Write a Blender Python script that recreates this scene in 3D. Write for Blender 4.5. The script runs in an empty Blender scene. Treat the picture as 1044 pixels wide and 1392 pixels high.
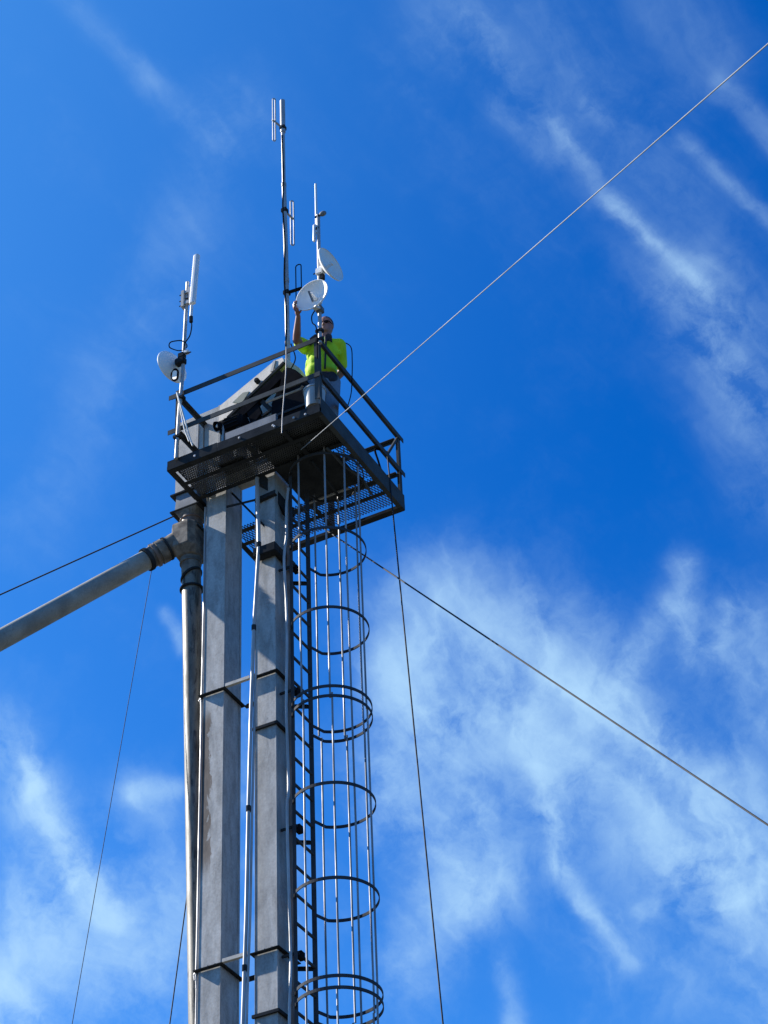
import bpy, bmesh, math, random
from mathutils import Vector, Matrix
random.seed(7)
scene = bpy.context.scene
col = scene.collection
R = math.radians

# ------------------------------------------------------------------ camera
DECK = 17.4                       # height of the platform deck above the ground, metres
cam = bpy.data.cameras.new('camera')
cam.sensor_width = 36.0
cam.lens = 80.07
cam.clip_start = 0.1
cam.clip_end = 6000
cam_ob = bpy.data.objects.new('camera', cam)
col.objects.link(cam_ob)
cam_ob.matrix_world = Matrix((
    (0.880747, 0.322944, 0.346398, 10.296),
    (0.472301, -0.545093, -0.692680, -15.480),
    (-0.034878, 0.773680, -0.632616, 1.633),
    (0, 0, 0, 1)))
scene.camera = cam_ob

# ------------------------------------------------------------------ sun and sky
SUN_TRAVEL = Vector((1.0, 0.16, -0.80)).normalized()
sun_az = math.atan2(-SUN_TRAVEL.x, -SUN_TRAVEL.y)
sun_el = math.asin(-SUN_TRAVEL.z)
sun = bpy.data.lights.new('sun', 'SUN')
sun.energy = 5.0
sun.angle = R(0.5)
sun.color = (1.0, 0.95, 0.87)
sun_ob = bpy.data.objects.new('sun', sun)
sun_ob.rotation_euler = SUN_TRAVEL.to_track_quat('-Z', 'Y').to_euler()
sun_ob.location = (-40, -6, 60)
col.objects.link(sun_ob)

scene.view_settings.view_transform = 'Standard'
scene.view_settings.look = 'None'
scene.view_settings.gamma = 1.0
scene.view_settings.use_curve_mapping = False
scene.view_settings.exposure = 1.0

CLOUDS=[
 ((-0.2366, 0.5776, 0.7813),(-0.2195, 0.6311, 0.744),0.0084,0.10),
 ((-0.2209, 0.6239, 0.7497),(-0.2078, 0.6619, 0.7202),0.0036,0.24),
 ((-0.2104, 0.6569, 0.724),(-0.1886, 0.6947, 0.6941),0.0042,0.38),
 ((-0.2078, 0.6619, 0.7202),(-0.1966, 0.6804, 0.7059),0.0023,0.20),
 ((-0.2272, 0.5931, 0.7724),(-0.177, 0.709, 0.6827),0.0307,0.08),
 ((-0.1895, 0.6932, 0.6954),(-0.1742, 0.7353, 0.6549),0.0149,0.15),
 ((-0.1947, 0.6898, 0.6974),(-0.1926, 0.7548, 0.627),0.0149,0.15),
 ((-0.1743, 0.6527, 0.7373),(-0.1497, 0.6912, 0.707),0.0036,0.20),
 ((-0.1493, 0.6417, 0.7523),(-0.1373, 0.668, 0.7314),0.0052,0.15),
 ((-0.2413, 0.6087, 0.7558),(-0.2294, 0.6328, 0.7395),0.0048,0.14),
 ((-0.2052, 0.6247, 0.7534),(-0.2001, 0.6349, 0.7463),0.0039,0.12),
 ((-0.1611, 0.6082, 0.7773),(-0.153, 0.6325, 0.7593),0.0161,0.10),
 ((-0.3848, 0.4837, 0.7861),(-0.3684, 0.5282, 0.765),0.0052,0.12),
 ((-0.3684, 0.5282, 0.765),(-0.3539, 0.5592, 0.7497),0.0071,0.08),
 ((-0.337, 0.5556, 0.7601),(-0.4776, 0.6177, 0.6247),0.0161,0.07),
 ((-0.243, 0.5635, 0.7896),(-0.2661, 0.5786, 0.771),0.0194,0.06),
 ((-0.3397, 0.7306, 0.5923),(-0.308, 0.7765, 0.5497),0.0275,0.42),
 ((-0.3216, 0.7562, 0.5698),(-0.2501, 0.8294, 0.4995),0.0339,0.45),
 ((-0.2897, 0.771, 0.5671),(-0.2583, 0.8143, 0.5199),0.0071,0.25),
 ((-0.3579, 0.7543, 0.5504),(-0.3469, 0.7789, 0.5224),0.0052,0.28),
 ((-0.3389, 0.7539, 0.5629),(-0.3196, 0.7711, 0.5506),0.0097,0.20),
 ((-0.2359, 0.7612, 0.6041),(-0.2475, 0.783, 0.5707),0.0065,0.34),
 ((-0.2493, 0.7681, 0.5898),(-0.2771, 0.7775, 0.5645),0.0071,0.34),
 ((-0.2259, 0.7775, 0.5868),(-0.2363, 0.7855, 0.572),0.0039,0.26),
 ((-0.3077, 0.7628, 0.5687),(-0.3224, 0.7708, 0.5495),0.0036,0.42),
 ((-0.3224, 0.7708, 0.5495),(-0.3178, 0.7862, 0.53),0.0039,0.50),
 ((-0.3178, 0.7862, 0.53),(-0.3214, 0.8034, 0.5012),0.0065,0.36),
 ((-0.3214, 0.8034, 0.5012),(-0.3067, 0.8316, 0.4631),0.0042,0.42),
 ((-0.3612, 0.7506, 0.5533),(-0.3604, 0.7885, 0.4984),0.0200,0.42),
 ((-0.2226, 0.7868, 0.5756),(-0.214, 0.8073, 0.55),0.0194,0.34),
 ((-0.3604, 0.7885, 0.4984),(-0.3912, 0.7899, 0.4723),0.0194,0.22),
 ((-0.3581, 0.8081, 0.4677),(-0.358, 0.8222, 0.4426),0.0045,0.30),
 ((-0.2765, 0.8251, 0.4928),(-0.2601, 0.8307, 0.4923),0.0026,0.34),
 ((-0.2948, 0.825, 0.4821),(-0.2891, 0.8274, 0.4815),0.0045,0.30),
 ((-0.2626, 0.837, 0.4801),(-0.2497, 0.8394, 0.4827),0.0045,0.28),
 ((-0.3561, 0.7328, 0.5799),(-0.383, 0.7586, 0.5271),0.0161,0.26),
 ((-0.2793, 0.8128, 0.5111),(-0.2445, 0.8476, 0.4709),0.0258,0.26),
 ((-0.3086, 0.8289, 0.4666),(-0.2558, 0.8631, 0.4354),0.0194,0.12),
 ((-0.511, 0.666, 0.5435),(-0.5073, 0.7007, 0.5016),0.0039,0.75),
 ((-0.5093, 0.6755, 0.5332),(-0.4978, 0.7157, 0.4899),0.0078,0.50),
 ((-0.5127, 0.6594, 0.5498),(-0.51, 0.6801, 0.5266),0.0097,0.20),
 ((-0.5064, 0.7023, 0.5003),(-0.5472, 0.6968, 0.4638),0.0226,0.45),
 ((-0.5429, 0.7017, 0.4613),(-0.4885, 0.7309, 0.4766),0.0226,0.45),
 ((-0.4772, 0.6985, 0.5332),(-0.4604, 0.7075, 0.5362),0.0045,0.25),
 ((-0.4754, 0.7018, 0.5306),(-0.4684, 0.7276, 0.5012),0.0129,0.20),
 ((-0.5169, 0.6542, 0.5521),(-0.51, 0.6801, 0.5266),0.0161,0.20),
 ((-0.4447, 0.6681, 0.5966),(-0.4432, 0.6781, 0.5864),0.0032,0.22),
 ((-0.3684, 0.7283, 0.5778),(-0.3712, 0.7454, 0.5538),0.0097,0.25),
 ((-0.4901, 0.7402, 0.4603),(-0.4612, 0.7654, 0.4488),0.0226,0.22),
 ((-0.4243, 0.7154, 0.5551),(-0.4492, 0.7574, 0.474),0.0194,0.16),
]


class NodeMath:
    """small helper that chains math nodes"""
    def __init__(self, nt): self.nt = nt; self.L = nt.links
    def _in(self, sock, v):
        if isinstance(v, bpy.types.NodeSocket): self.L.new(v, sock)
        else: sock.default_value = v
    def f(self, op, a, b=0.0, c=0.0, clamp=False):
        n = self.nt.nodes.new('ShaderNodeMath'); n.operation = op; n.use_clamp = clamp
        for i, v in enumerate((a, b, c)): self._in(n.inputs[i], v)
        return n.outputs[0]
    def v(self, op, a, b=(0, 0, 0), scale=None):
        n = self.nt.nodes.new('ShaderNodeVectorMath'); n.operation = op
        self._in(n.inputs[0], a); self._in(n.inputs[1], b)
        if scale is not None: self._in(n.inputs['Scale'], scale)
        return n.outputs['Value'] if op in ('DOT_PRODUCT', 'LENGTH', 'DISTANCE') else n.outputs['Vector']
    def noise(self, vec, scale, detail=4.0, rough=0.5, dist=0.0, color=False, lac=2.0):
        n = self.nt.nodes.new('ShaderNodeTexNoise')
        if vec is not None: self.L.new(vec, n.inputs['Vector'])
        n.inputs['Scale'].default_value = scale; n.inputs['Detail'].default_value = detail
        n.inputs['Roughness'].default_value = rough; n.inputs['Distortion'].default_value = dist
        n.inputs['Lacunarity'].default_value = lac
        return n.outputs['Color'] if color else n.outputs['Fac']
    def comb(self, x, y, z):
        n = self.nt.nodes.new('ShaderNodeCombineXYZ')
        for i, v in enumerate((x, y, z)): self._in(n.inputs[i], v)
        return n.outputs[0]
    def ramp(self, fac, lo, hi, a=0.0, b=1.0, smooth=True):
        n = self.nt.nodes.new('ShaderNodeMapRange')
        n.interpolation_type = 'SMOOTHSTEP' if smooth else 'LINEAR'
        for i, v in enumerate((fac, lo, hi, a, b)): self._in(n.inputs[i], v)
        return n.outputs[0]
    def mix(self, fac, a, b, blend='MIX'):
        n = self.nt.nodes.new('ShaderNodeMix'); n.data_type = 'RGBA'; n.blend_type = blend
        self._in(n.inputs[0], fac)
        for i, v in ((6, a), (7, b)):
            if isinstance(v, bpy.types.NodeSocket): self.L.new(v, n.inputs[i])
            else: n.inputs[i].default_value = (*v, 1) if len(v) == 3 else v
        return n.outputs[2]

def build_sky():
    w = bpy.data.worlds.new('World'); scene.world = w; w.use_nodes = True
    nt = w.node_tree; m = NodeMath(nt)
    bg = nt.nodes['Background']
    sky = nt.nodes.new('ShaderNodeTexSky'); sky.sky_type = 'NISHITA'; sky.sun_disc = False
    sky.sun_elevation = sun_el; sky.sun_rotation = sun_az
    sky.altitude = 300; sky.air_density = 1.0; sky.dust_density = 0.3; sky.ozone_density = 2.5
    tc = nt.nodes.new('ShaderNodeTexCoord')
    d = m.v('NORMALIZE', tc.outputs['Generated'])
    base = m.mix(1.0, sky.outputs[0], SKY_GAIN, 'MULTIPLY')      # the camera's deep, saturated rendering of blue
    # cirrus: soft wisps lying along great-circle arcs, combed into fine fibres by stretched noise
    bend = m.v('SUBTRACT', m.noise(d, 9.0, 2.0, 0.4, color=True), (0.5, 0.5, 0.5))
    warp = m.v('SUBTRACT', m.noise(d, 30.0, 5.0, 0.6, color=True), (0.5, 0.5, 0.5))
    p = m.v('ADD', m.v('ADD', d, m.v('SCALE', warp, scale=0.012)), m.v('SCALE', bend, scale=0.008))
    dens = None
    for a, b, wd, k in CLOUDS:
        A, B = Vector(a), Vector(b); BA = B - A
        pa = m.v('SUBTRACT', p, tuple(A))
        h = m.f('MULTIPLY', m.v('DOT_PRODUCT', pa, tuple(BA)), 1.0 / BA.length_squared, clamp=True)
        q = m.v('SUBTRACT', pa, m.v('SCALE', tuple(BA), scale=h))
        dist = m.v('LENGTH', q)
        g = m.f('MULTIPLY', m.f('POWER', dist, 2.0), -1.0 / (wd * wd))
        e = m.f('MULTIPLY', m.f('EXPONENT', g), k)
        dens = e if dens is None else m.f('ADD', dens, e)
    # fibres
    def fibres(T, curl, along, across, warp_amt):
        T = Vector(T).normalized(); N = T.cross(Vector((-0.346, 0.693, 0.633))).normalized(); O = T.cross(N)
        dw = m.v('ADD', m.v('ADD', d, m.v('SCALE', bend, scale=curl)), m.v('SCALE', warp, scale=warp_amt))
        return m.noise(m.comb(m.f('MULTIPLY', m.v('DOT_PRODUCT', dw, tuple(T)), along),
                              m.f('MULTIPLY', m.v('DOT_PRODUCT', dw, tuple(N)), across),
                              m.f('MULTIPLY', m.v('DOT_PRODUCT', dw, tuple(O)), along)), 1.0, 9.0, 0.62, 0.0)
    f1 = fibres((0.367, 0.735, -0.571), 0.06, 7.0, 44.0, 0.014)        # long strands sloping down to the right
    f2 = fibres((0.02, -0.62, 0.78), 0.07, 15.0, 42.0, 0.040)           # steep strands, more curled
    pick = m.ramp(m.noise(d, 11.0, 3.0, 0.5), 0.42, 0.58)
    sep0 = nt.nodes.new('ShaderNodeSeparateXYZ'); nt.links.new(d, sep0.inputs[0])
    lowsky = m.ramp(sep0.outputs[2], 0.70, 0.60)
    pick = m.f('MULTIPLY', pick, lowsky)
    fib = m.f('ADD', m.f('MULTIPLY', f1, m.f('SUBTRACT', 1.0, pick)), m.f('MULTIPLY', f2, pick))
    puff = m.noise(m.v('ADD', d, m.v('SCALE', warp, scale=0.02)), 24.0, 10.0, 0.66, 0.0)
    tex = m.f('MULTIPLY', m.ramp(fib, 0.28, 0.76, 0.10, 1.0, False), m.ramp(puff, 0.35, 0.68, 0.08, 1.75, False))
    tex = m.f('MULTIPLY', tex, 1.35)
    def ridge(T, along, across, warp_amt, curl, power):
        T = Vector(T).normalized(); N = T.cross(Vector((-0.346, 0.693, 0.633))).normalized(); O = T.cross(N)
        dw = m.v('ADD', m.v('ADD', d, m.v('SCALE', bend, scale=curl)), m.v('SCALE', warp, scale=warp_amt))
        n = m.noise(m.comb(m.f('MULTIPLY', m.v('DOT_PRODUCT', dw, tuple(T)), along), m.f('MULTIPLY', m.v('DOT_PRODUCT', dw, tuple(N)), across),
                           m.f('MULTIPLY', m.v('DOT_PRODUCT', dw, tuple(O)), along)), 1.0, 3.5, 0.55, 0.0)
        r = m.f('SUBTRACT', 1.0, m.f('ABSOLUTE', m.f('MULTIPLY', m.f('SUBTRACT', n, 0.5), 3.4)), clamp=True)
        return m.f('POWER', r, power)
    r1 = ridge((0.367, 0.735, -0.571), 3.5, 26.0, 0.010, 0.05, 4.0)
    r2 = ridge((0.05, -0.62, 0.78), 8.0, 22.0, 0.035, 0.08, 5.0)
    rid = m.f('ADD', m.f('MULTIPLY', r1, m.f('SUBTRACT', 1.0, lowsky)), m.f('MULTIPLY', m.f('ADD', m.f('MULTIPLY', r1, 0.5), r2), lowsky))
    tex = m.f('ADD', tex, m.f('MULTIPLY', m.f('MULTIPLY', rid, m.ramp(puff, 0.30, 0.60, 0.1, 1.0)), 0.95))
    thin = m.f('MULTIPLY', m.f('MULTIPLY', m.ramp(puff, 0.40, 0.75), m.ramp(fib, 0.35, 0.8)), 0.14)
    sep = nt.nodes.new('ShaderNodeSeparateXYZ'); nt.links.new(d, sep.inputs[0])
    low = m.ramp(sep.outputs[2], 0.66, 0.30)
    cov = m.f('ADD', m.f('MULTIPLY', dens, m.f('ADD', tex, 0.11)), m.f('MULTIPLY', thin, m.f('ADD', low, 0.35)))
    # forward scattering by thin ice haze: paler towards the sun, and a little towards the horizon
    glow = m.f('ADD', m.ramp(m.v('DOT_PRODUCT', d, tuple(-SUN_TRAVEL)), 0.48, 1.0, 0.0, AUREOLE), m.f('MULTIPLY', low, VEIL))
    base = m.mix(m.f('MULTIPLY', glow, m.ramp(sep.outputs[2], -0.02, 0.12)), base, AIR_COL)
    cov = m.f('SUBTRACT', 1.0, m.f('EXPONENT', m.f('MULTIPLY', cov, -1.0)))
    above = m.ramp(sep.outputs[2], -0.02, 0.12)
    cov = m.f('MULTIPLY', cov, above)
    nt.links.new(m.mix(cov, base, CLOUD_COL), bg.inputs['Color'])
    bg.inputs['Strength'].default_value = SKY_STR
SKY_STR, SKY_GAIN, AUREOLE, VEIL = 0.05, (0.02, 0.79, 1.92), 0.40, 0.24
AIR_COL = (2.3, 7.2, 14.0)
CLOUD_COL = (4.9, 7.7, 10.4)
build_sky()

# ------------------------------------------------------------------ materials
def new_mat(name):
    mt = bpy.data.materials.new(name); mt.use_nodes = True
    nt = mt.node_tree; return mt, nt, NodeMath(nt), nt.nodes['Principled BSDF']
def coords(nt, m, stretch=(1, 1, 1)):
    tc = nt.nodes.new('ShaderNodeTexCoord')
    mp = nt.nodes.new('ShaderNodeMapping'); mp.inputs['Scale'].default_value = stretch
    nt.links.new(tc.outputs['Object'], mp.inputs['Vector'])
    return tc.outputs['Object'], mp.outputs['Vector']
def bump(nt, bs, h, strength=0.2, dist=0.01):
    b = nt.nodes.new('ShaderNodeBump'); b.inputs['Strength'].default_value = strength
    b.inputs['Distance'].default_value = dist
    nt.links.new(h, b.inputs['Height']); nt.links.new(b.outputs[0], bs.inputs['Normal'])
def mottled(name, c1, c2, scale=4.0, stretch=(1, 1, 1), rough=0.5, metal=0.0, grain=0.15, c3=None, c3amt=0.5, bumps=0.15, rvar=0.15, fine=60.0, spec=0.5):
    """two-tone weathered surface: broad blotches, streaks, fine grain, optional third colour in patches"""
    mt, nt, m, bs = new_mat(name)
    ob, sv = coords(nt, m, stretch)
    n1 = m.noise(sv, scale, 6.0, 0.6, 0.3)
    c = m.mix(m.ramp(n1, 0.3, 0.7), c1, c2)
    if c3 is not None:
        n3 = m.noise(sv, scale * 1.7, 7.0, 0.65, 0.8)
        c = m.mix(m.ramp(n3, 1.0 - c3amt - 0.08, 1.0 - c3amt + 0.10), c, c3)
    n2 = m.noise(ob, fine, 3.0, 0.6) if fine else n1
    if fine: c = m.mix(grain, c, m.mix(n2, (0, 0, 0), (1, 1, 1)), 'OVERLAY')
    nt.links.new(c, bs.inputs['Base Color'])
    nt.links.new(m.ramp(n1, 0.2, 0.8, rough - rvar, rough + rvar), bs.inputs['Roughness'])
    bs.inputs['Metallic'].default_value = metal; bs.inputs['Specular IOR Level'].default_value = spec
    if bumps: bump(nt, bs, m.f('ADD', n1, m.f('MULTIPLY', n2, 0.4)), bumps, 0.006)
    return mt
MAT = {}
MAT['galv'] = mottled('galvanised_sheet', (0.405, 0.398, 0.378), (0.270, 0.266, 0.255), 3.0, (3.5, 3.5, 1.0), 0.6, 0.1, 0.35, (0.185, 0.180, 0.170), 0.33, 0.2, 0.12, 45.0, 0.3)
MAT['galv_pale'] = mottled('pale_galvanised_sheet', (0.47, 0.445, 0.40), (0.34, 0.325, 0.295), 3.0, (3, 3, 1.2), 0.6, 0.05, 0.25, (0.22, 0.205, 0.18), 0.26, spec=0.3)
MAT['spout'] = mottled('weathered_spout_steel', (0.20, 0.182, 0.145), (0.105, 0.096, 0.076), 2.6, (5, 5, 1.0), 0.5, 0.1, 0.4, (0.035, 0.027, 0.020), 0.42, spec=0.4)
MAT['slope_spout'] = mottled('grey_spout_steel', (0.34, 0.325, 0.285), (0.22, 0.21, 0.185), 3.5, (1, 1, 1), 0.65, 0.05, 0.25, (0.14, 0.11, 0.08), 0.32, spec=0.3)
MAT['cast'] = mottled('dirty_cast_steel', (0.24, 0.205, 0.165), (0.10, 0.086, 0.074), 9.0, (1, 1, 1), 0.75, 0.0, 0.35, (0.19, 0.115, 0.07), 0.30, spec=0.25)
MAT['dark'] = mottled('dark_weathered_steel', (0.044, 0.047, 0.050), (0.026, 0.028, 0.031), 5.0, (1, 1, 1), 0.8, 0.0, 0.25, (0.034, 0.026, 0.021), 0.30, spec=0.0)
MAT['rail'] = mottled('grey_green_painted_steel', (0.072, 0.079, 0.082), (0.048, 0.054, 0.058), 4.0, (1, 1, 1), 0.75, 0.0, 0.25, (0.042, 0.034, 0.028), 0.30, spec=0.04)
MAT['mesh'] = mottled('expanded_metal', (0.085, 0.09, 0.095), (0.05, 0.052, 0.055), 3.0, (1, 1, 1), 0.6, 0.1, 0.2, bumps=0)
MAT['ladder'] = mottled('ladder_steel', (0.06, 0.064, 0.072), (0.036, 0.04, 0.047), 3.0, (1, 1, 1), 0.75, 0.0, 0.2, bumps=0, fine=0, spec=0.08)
MAT['pipe'] = mottled('galvanised_pipe', (0.45, 0.44, 0.43), (0.29, 0.285, 0.28), 5.0, (1, 1, 0.5), 0.5, 0.15, 0.2, bumps=0, fine=0)
MAT['bar'] = mottled('galvanised_cage_bar', (0.30, 0.31, 0.33), (0.16, 0.165, 0.18), 3.0, (1, 1, 0.6), 0.6, 0.05, 0.2, bumps=0, fine=0)
MAT['bucket'] = mottled('scuffed_pale_plastic', (0.40, 0.41, 0.40), (0.32, 0.33, 0.32), 9.0, (1, 1, 1), 0.5, 0.0, 0.1)
MAT['green'] = mottled('dull_green', (0.075, 0.10, 0.07), (0.05, 0.07, 0.055), 5.0, (1, 1, 1), 0.5, 0.0, 0.2)
MAT['white'] = mottled('white_plastic', (0.74, 0.75, 0.76), (0.64, 0.655, 0.66), 4.0, (1, 1, 1), 0.4, 0.0, 0.08, None, 0, 0.03)
MAT['radome'] = mottled('off_white_dish', (0.86, 0.84, 0.80), (0.78, 0.765, 0.73), 3.0, (1, 1, 1), 0.45, 0.0, 0.06, None, 0, 0.02)
MAT['grey_box'] = mottled('grey_blue_paint', (0.20, 0.215, 0.235), (0.13, 0.145, 0.165), 3.0, (1, 1, 1), 0.7, 0.0, 0.15, (0.08, 0.08, 0.08), 0.3, spec=0.25)
MAT['black'] = mottled('black_rubber', (0.016, 0.016, 0.018), (0.010, 0.010, 0.012), 8.0, (1, 1, 1), 0.8, 0.0, 0.15, spec=0.0)
MAT['cable'] = mottled('guy_cable_steel', (0.20, 0.215, 0.23), (0.16, 0.17, 0.18), 2.0, (1, 1, 1), 0.7, 0.0, 0.2, bumps=0, fine=0)
MAT['dark_cable'] = mottled('dark_cable_steel', (0.012, 0.014, 0.02), (0.009, 0.010, 0.015), 2.0, (1, 1, 1), 0.8, 0.0, 0.2, bumps=0, fine=0, rvar=0.05)
MAT['rope'] = mottled('pale_rope', (0.72, 0.71, 0.66), (0.55, 0.54, 0.50), 12.0, (1, 1, 1), 0.8, 0.0, 0.2, bumps=0, fine=0)
MAT['rusty'] = mottled('rust_brown_pipe', (0.24, 0.16, 0.12), (0.14, 0.10, 0.08), 4.0, (3, 3, 1), 0.6, 0.0, 0.25)
MAT['skin'] = mottled('skin', (0.30, 0.140, 0.10), (0.24, 0.105, 0.075), 14.0, (1, 1, 1), 0.5, 0.0, 0.06, None, 0, 0.05)
MAT['hair'] = mottled('short_dark_hair', (0.045, 0.028, 0.02), (0.025, 0.018, 0.015), 60.0, (1, 1, 1), 0.6, 0.0, 0.2)
MAT['hivis'] = mottled('hi_vis_yellow_cloth', (0.47, 0.72, 0.008), (0.37, 0.60, 0.006), 9.0, (1, 1, 0.5), 0.8, 0.0, 0.08, None, 0, 0.3)
MAT['navy'] = mottled('navy_cloth', (0.015, 0.017, 0.03), (0.01, 0.012, 0.02), 10.0, (1, 1, 1), 0.75, 0.0, 0.1)
MAT['jeans'] = mottled('faded_blue_grey_denim', (0.17, 0.21, 0.27), (0.11, 0.145, 0.195), 9.0, (1, 1, 0.6), 0.8, 0.0, 0.2, None, 0, 0.3)
MAT['boot'] = mottled('brown_boot_leather', (0.09, 0.055, 0.03), (0.06, 0.035, 0.02), 12.0, (1, 1, 1), 0.6, 0.0, 0.1)
MAT['reflect'] = mottled('silver_reflective_tape', (0.55, 0.57, 0.58), (0.45, 0.47, 0.48), 9.0, (1, 1, 1), 0.4, 0.0, 0.1)
MAT['ground'] = mottled('gravel_and_dry_grass', (0.080, 0.078, 0.060), (0.052, 0.060, 0.036), 0.25, (1, 1, 1), 0.9, 0.0, 0.3, (0.075, 0.07, 0.06), 0.45, 0.3, 0.05, 8.0)

def stained_galv():
    """galvanised sheet with a long rust-brown grain-dust stain down one edge"""
    mt = MAT['galv'].copy(); mt.name = 'stained_galvanised_sheet'
    nt = mt.node_tree; m = NodeMath(nt); bs = nt.nodes['Principled BSDF']
    old = bs.inputs['Base Color'].links[0].from_socket
    tc = nt.nodes.new('ShaderNodeTexCoord')
    sep = nt.nodes.new('ShaderNodeSeparateXYZ'); nt.links.new(tc.outputs['Object'], sep.inputs[0])
    x, z = sep.outputs[0], sep.outputs[2]
    mp = nt.nodes.new('ShaderNodeMapping'); mp.inputs['Scale'].default_value = (1.0, 1.0, 0.35); nt.links.new(tc.outputs['Object'], mp.inputs[0])
    n = m.noise(mp.outputs[0], 14.0, 6.0, 0.65, 0.6)
    width = m.f('ADD', 0.05, m.f('MULTIPLY', m.f('SUBTRACT', n, 0.35), 0.24))
    inx = m.ramp(m.f('SUBTRACT', m.f('ADD', x, 0.547 - 0.127), width), 0.010, -0.008)
    top = m.ramp(z, DECK_Z(-2.74), DECK_Z(-2.95)); bot = m.ramp(z, DECK_Z(-4.75), DECK_Z(-4.45))
    fac = m.f('MULTIPLY', m.f('MULTIPLY', inx, m.f('MULTIPLY', top, bot)), 0.92)
    c = m.mix(fac, old, m.mix(m.ramp(n, 0.3, 0.7), (0.035, 0.022, 0.018), (0.11, 0.078, 0.06)))
    nt.links.new(c, bs.inputs['Base Color'])
    return mt
def DECK_Z(z): return z            # object coordinates of the leg pieces are already deck-based

# ------------------------------------------------------------------ mesh builder
ROOT = {}                          # object -> origin in deck-based coordinates
class MB:
    def __init__(self): self.bm = bmesh.new()
    def box(self, a, b):
        x0, y0, z0 = a; x1, y1, z1 = b
        v = [self.bm.verts.new(p) for p in ((x0,y0,z0),(x1,y0,z0),(x1,y1,z0),(x0,y1,z0),(x0,y0,z1),(x1,y0,z1),(x1,y1,z1),(x0,y1,z1))]
        for f in ((0,3,2,1),(4,5,6,7),(0,1,5,4),(1,2,6,5),(2,3,7,6),(3,0,4,7)): self.bm.faces.new([v[i] for i in f])
        return self
    def beam(self, p, q, w, h, up=(0, 0, 1)):
        """rectangular bar from p to q, w across, h along up"""
        p, q = Vector(p), Vector(q); t = (q - p).normalized(); u = Vector(up)
        s = t.cross(u); s = s.normalized() if s.length > 1e-5 else t.orthogonal().normalized()
        u = s.cross(t).normalized()
        v = []
        for c in (p, q):
            for a, b in ((-1, -1), (1, -1), (1, 1), (-1, 1)): v.append(self.bm.verts.new(c + s * (a * w / 2) + u * (b * h / 2)))
        for f in ((3,2,1,0),(4,5,6,7),(0,1,5,4),(1,2,6,5),(2,3,7,6),(3,0,4,7)): self.bm.faces.new([v[i] for i in f])
        return self
    def angle(self, p, q, size, th, d1, d2):
        """angle iron: corner line p-q, legs along d1 and d2"""
        p, q = Vector(p), Vector(q); d1, d2 = Vector(d1), Vector(d2)
        prof = [Vector((0, 0)), Vector((size, 0)), Vector((size, th)), Vector((th, th)), Vector((th, size)), Vector((0, size))]
        a = [self.bm.verts.new(p + d1 * c.x + d2 * c.y) for c in prof]
        b = [self.bm.verts.new(q + d1 * c.x + d2 * c.y) for c in prof]
        n = len(prof)
        for i in range(n): self.bm.faces.new((a[i], a[(i+1) % n], b[(i+1) % n], b[i]))
        self.bm.faces.new(a[::-1]); self.bm.faces.new(b)
        return self
    def tube(self, pts, r, seg=10, closed=False, caps=True):
        pts = [Vector(p) for p in pts]; n = len(pts)
        rs = r if isinstance(r, (list, tuple)) else [r] * n
        ref = None; rings = []
        for i, p in enumerate(pts):
            if closed: t = pts[(i+1) % n] - pts[i-1]
            else: t = pts[min(i+1, n-1)] - pts[max(i-1, 0)]
            t = t.normalized()
            if ref is None: ref = t.orthogonal().normalized()
            ref = (ref - t * ref.dot(t)); ref = ref.normalized() if ref.length > 1e-6 else t.orthogonal().normalized()
            s = t.cross(ref)
            rings.append([self.bm.verts.new(p + (ref * math.cos(2*math.pi*k/seg) + s * math.sin(2*math.pi*k/seg)) * rs[i]) for k in range(seg)])
        for i in range(n if closed else n - 1):
            a, b = rings[i], rings[(i+1) % n]
            for k in range(seg): self.bm.faces.new((a[k], a[(k+1) % seg], b[(k+1) % seg], b[k]))
        if caps and not closed:
            self.bm.faces.new(rings[0][::-1]); self.bm.faces.new(rings[-1])
        return self
    def strip(self, pts, ups, w, th):
        """flat bar bent along pts; w is measured along ups"""
        pts = [Vector(p) for p in pts]; n = len(pts); rings = []
        for i, p in enumerate(pts):
            t = (pts[min(i+1, n-1)] - pts[max(i-1, 0)]).normalized(); u = Vector(ups); s = t.cross(u).normalized()
            rings.append([self.bm.verts.new(p + s*(a*th/2) + u*(b*w/2)) for a, b in ((-1,-1),(1,-1),(1,1),(-1,1))])
        for i in range(n-1):
            for k in range(4): self.bm.faces.new((rings[i][k], rings[i][(k+1)%4], rings[i+1][(k+1)%4], rings[i+1][k]))
        self.bm.faces.new(rings[0][::-1]); self.bm.faces.new(rings[-1])
        return self
    def lathe(self, prof, mat, seg=32, capped=True):
        """prof: (radius, height) pairs turned about local z, placed by mat"""
        rings = []
        for r, h in prof:
            rings.append([self.bm.verts.new(mat @ Vector((r*math.cos(2*math.pi*k/seg), r*math.sin(2*math.pi*k/seg), h))) for k in range(seg)])
        for a, b in zip(rings, rings[1:]):
            for k in range(seg): self.bm.faces.new((a[k], a[(k+1) % seg], b[(k+1) % seg], b[k]))
        if capped:
            self.bm.faces.new(rings[0][::-1]); self.bm.faces.new(rings[-1])
        return self
    def prism(self, poly, y0, y1):
        """polygon in the xz plane pushed from y0 to y1"""
        a = [self.bm.verts.new((x, y0, z)) for x, z in poly]; b = [self.bm.verts.new((x, y1, z)) for x, z in poly]
        n = len(poly)
        for i in range(n): self.bm.faces.new((a[i], b[i], b[(i+1) % n], a[(i+1) % n]))
        self.bm.faces.new(a); self.bm.faces.new(b[::-1])
        return self
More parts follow.
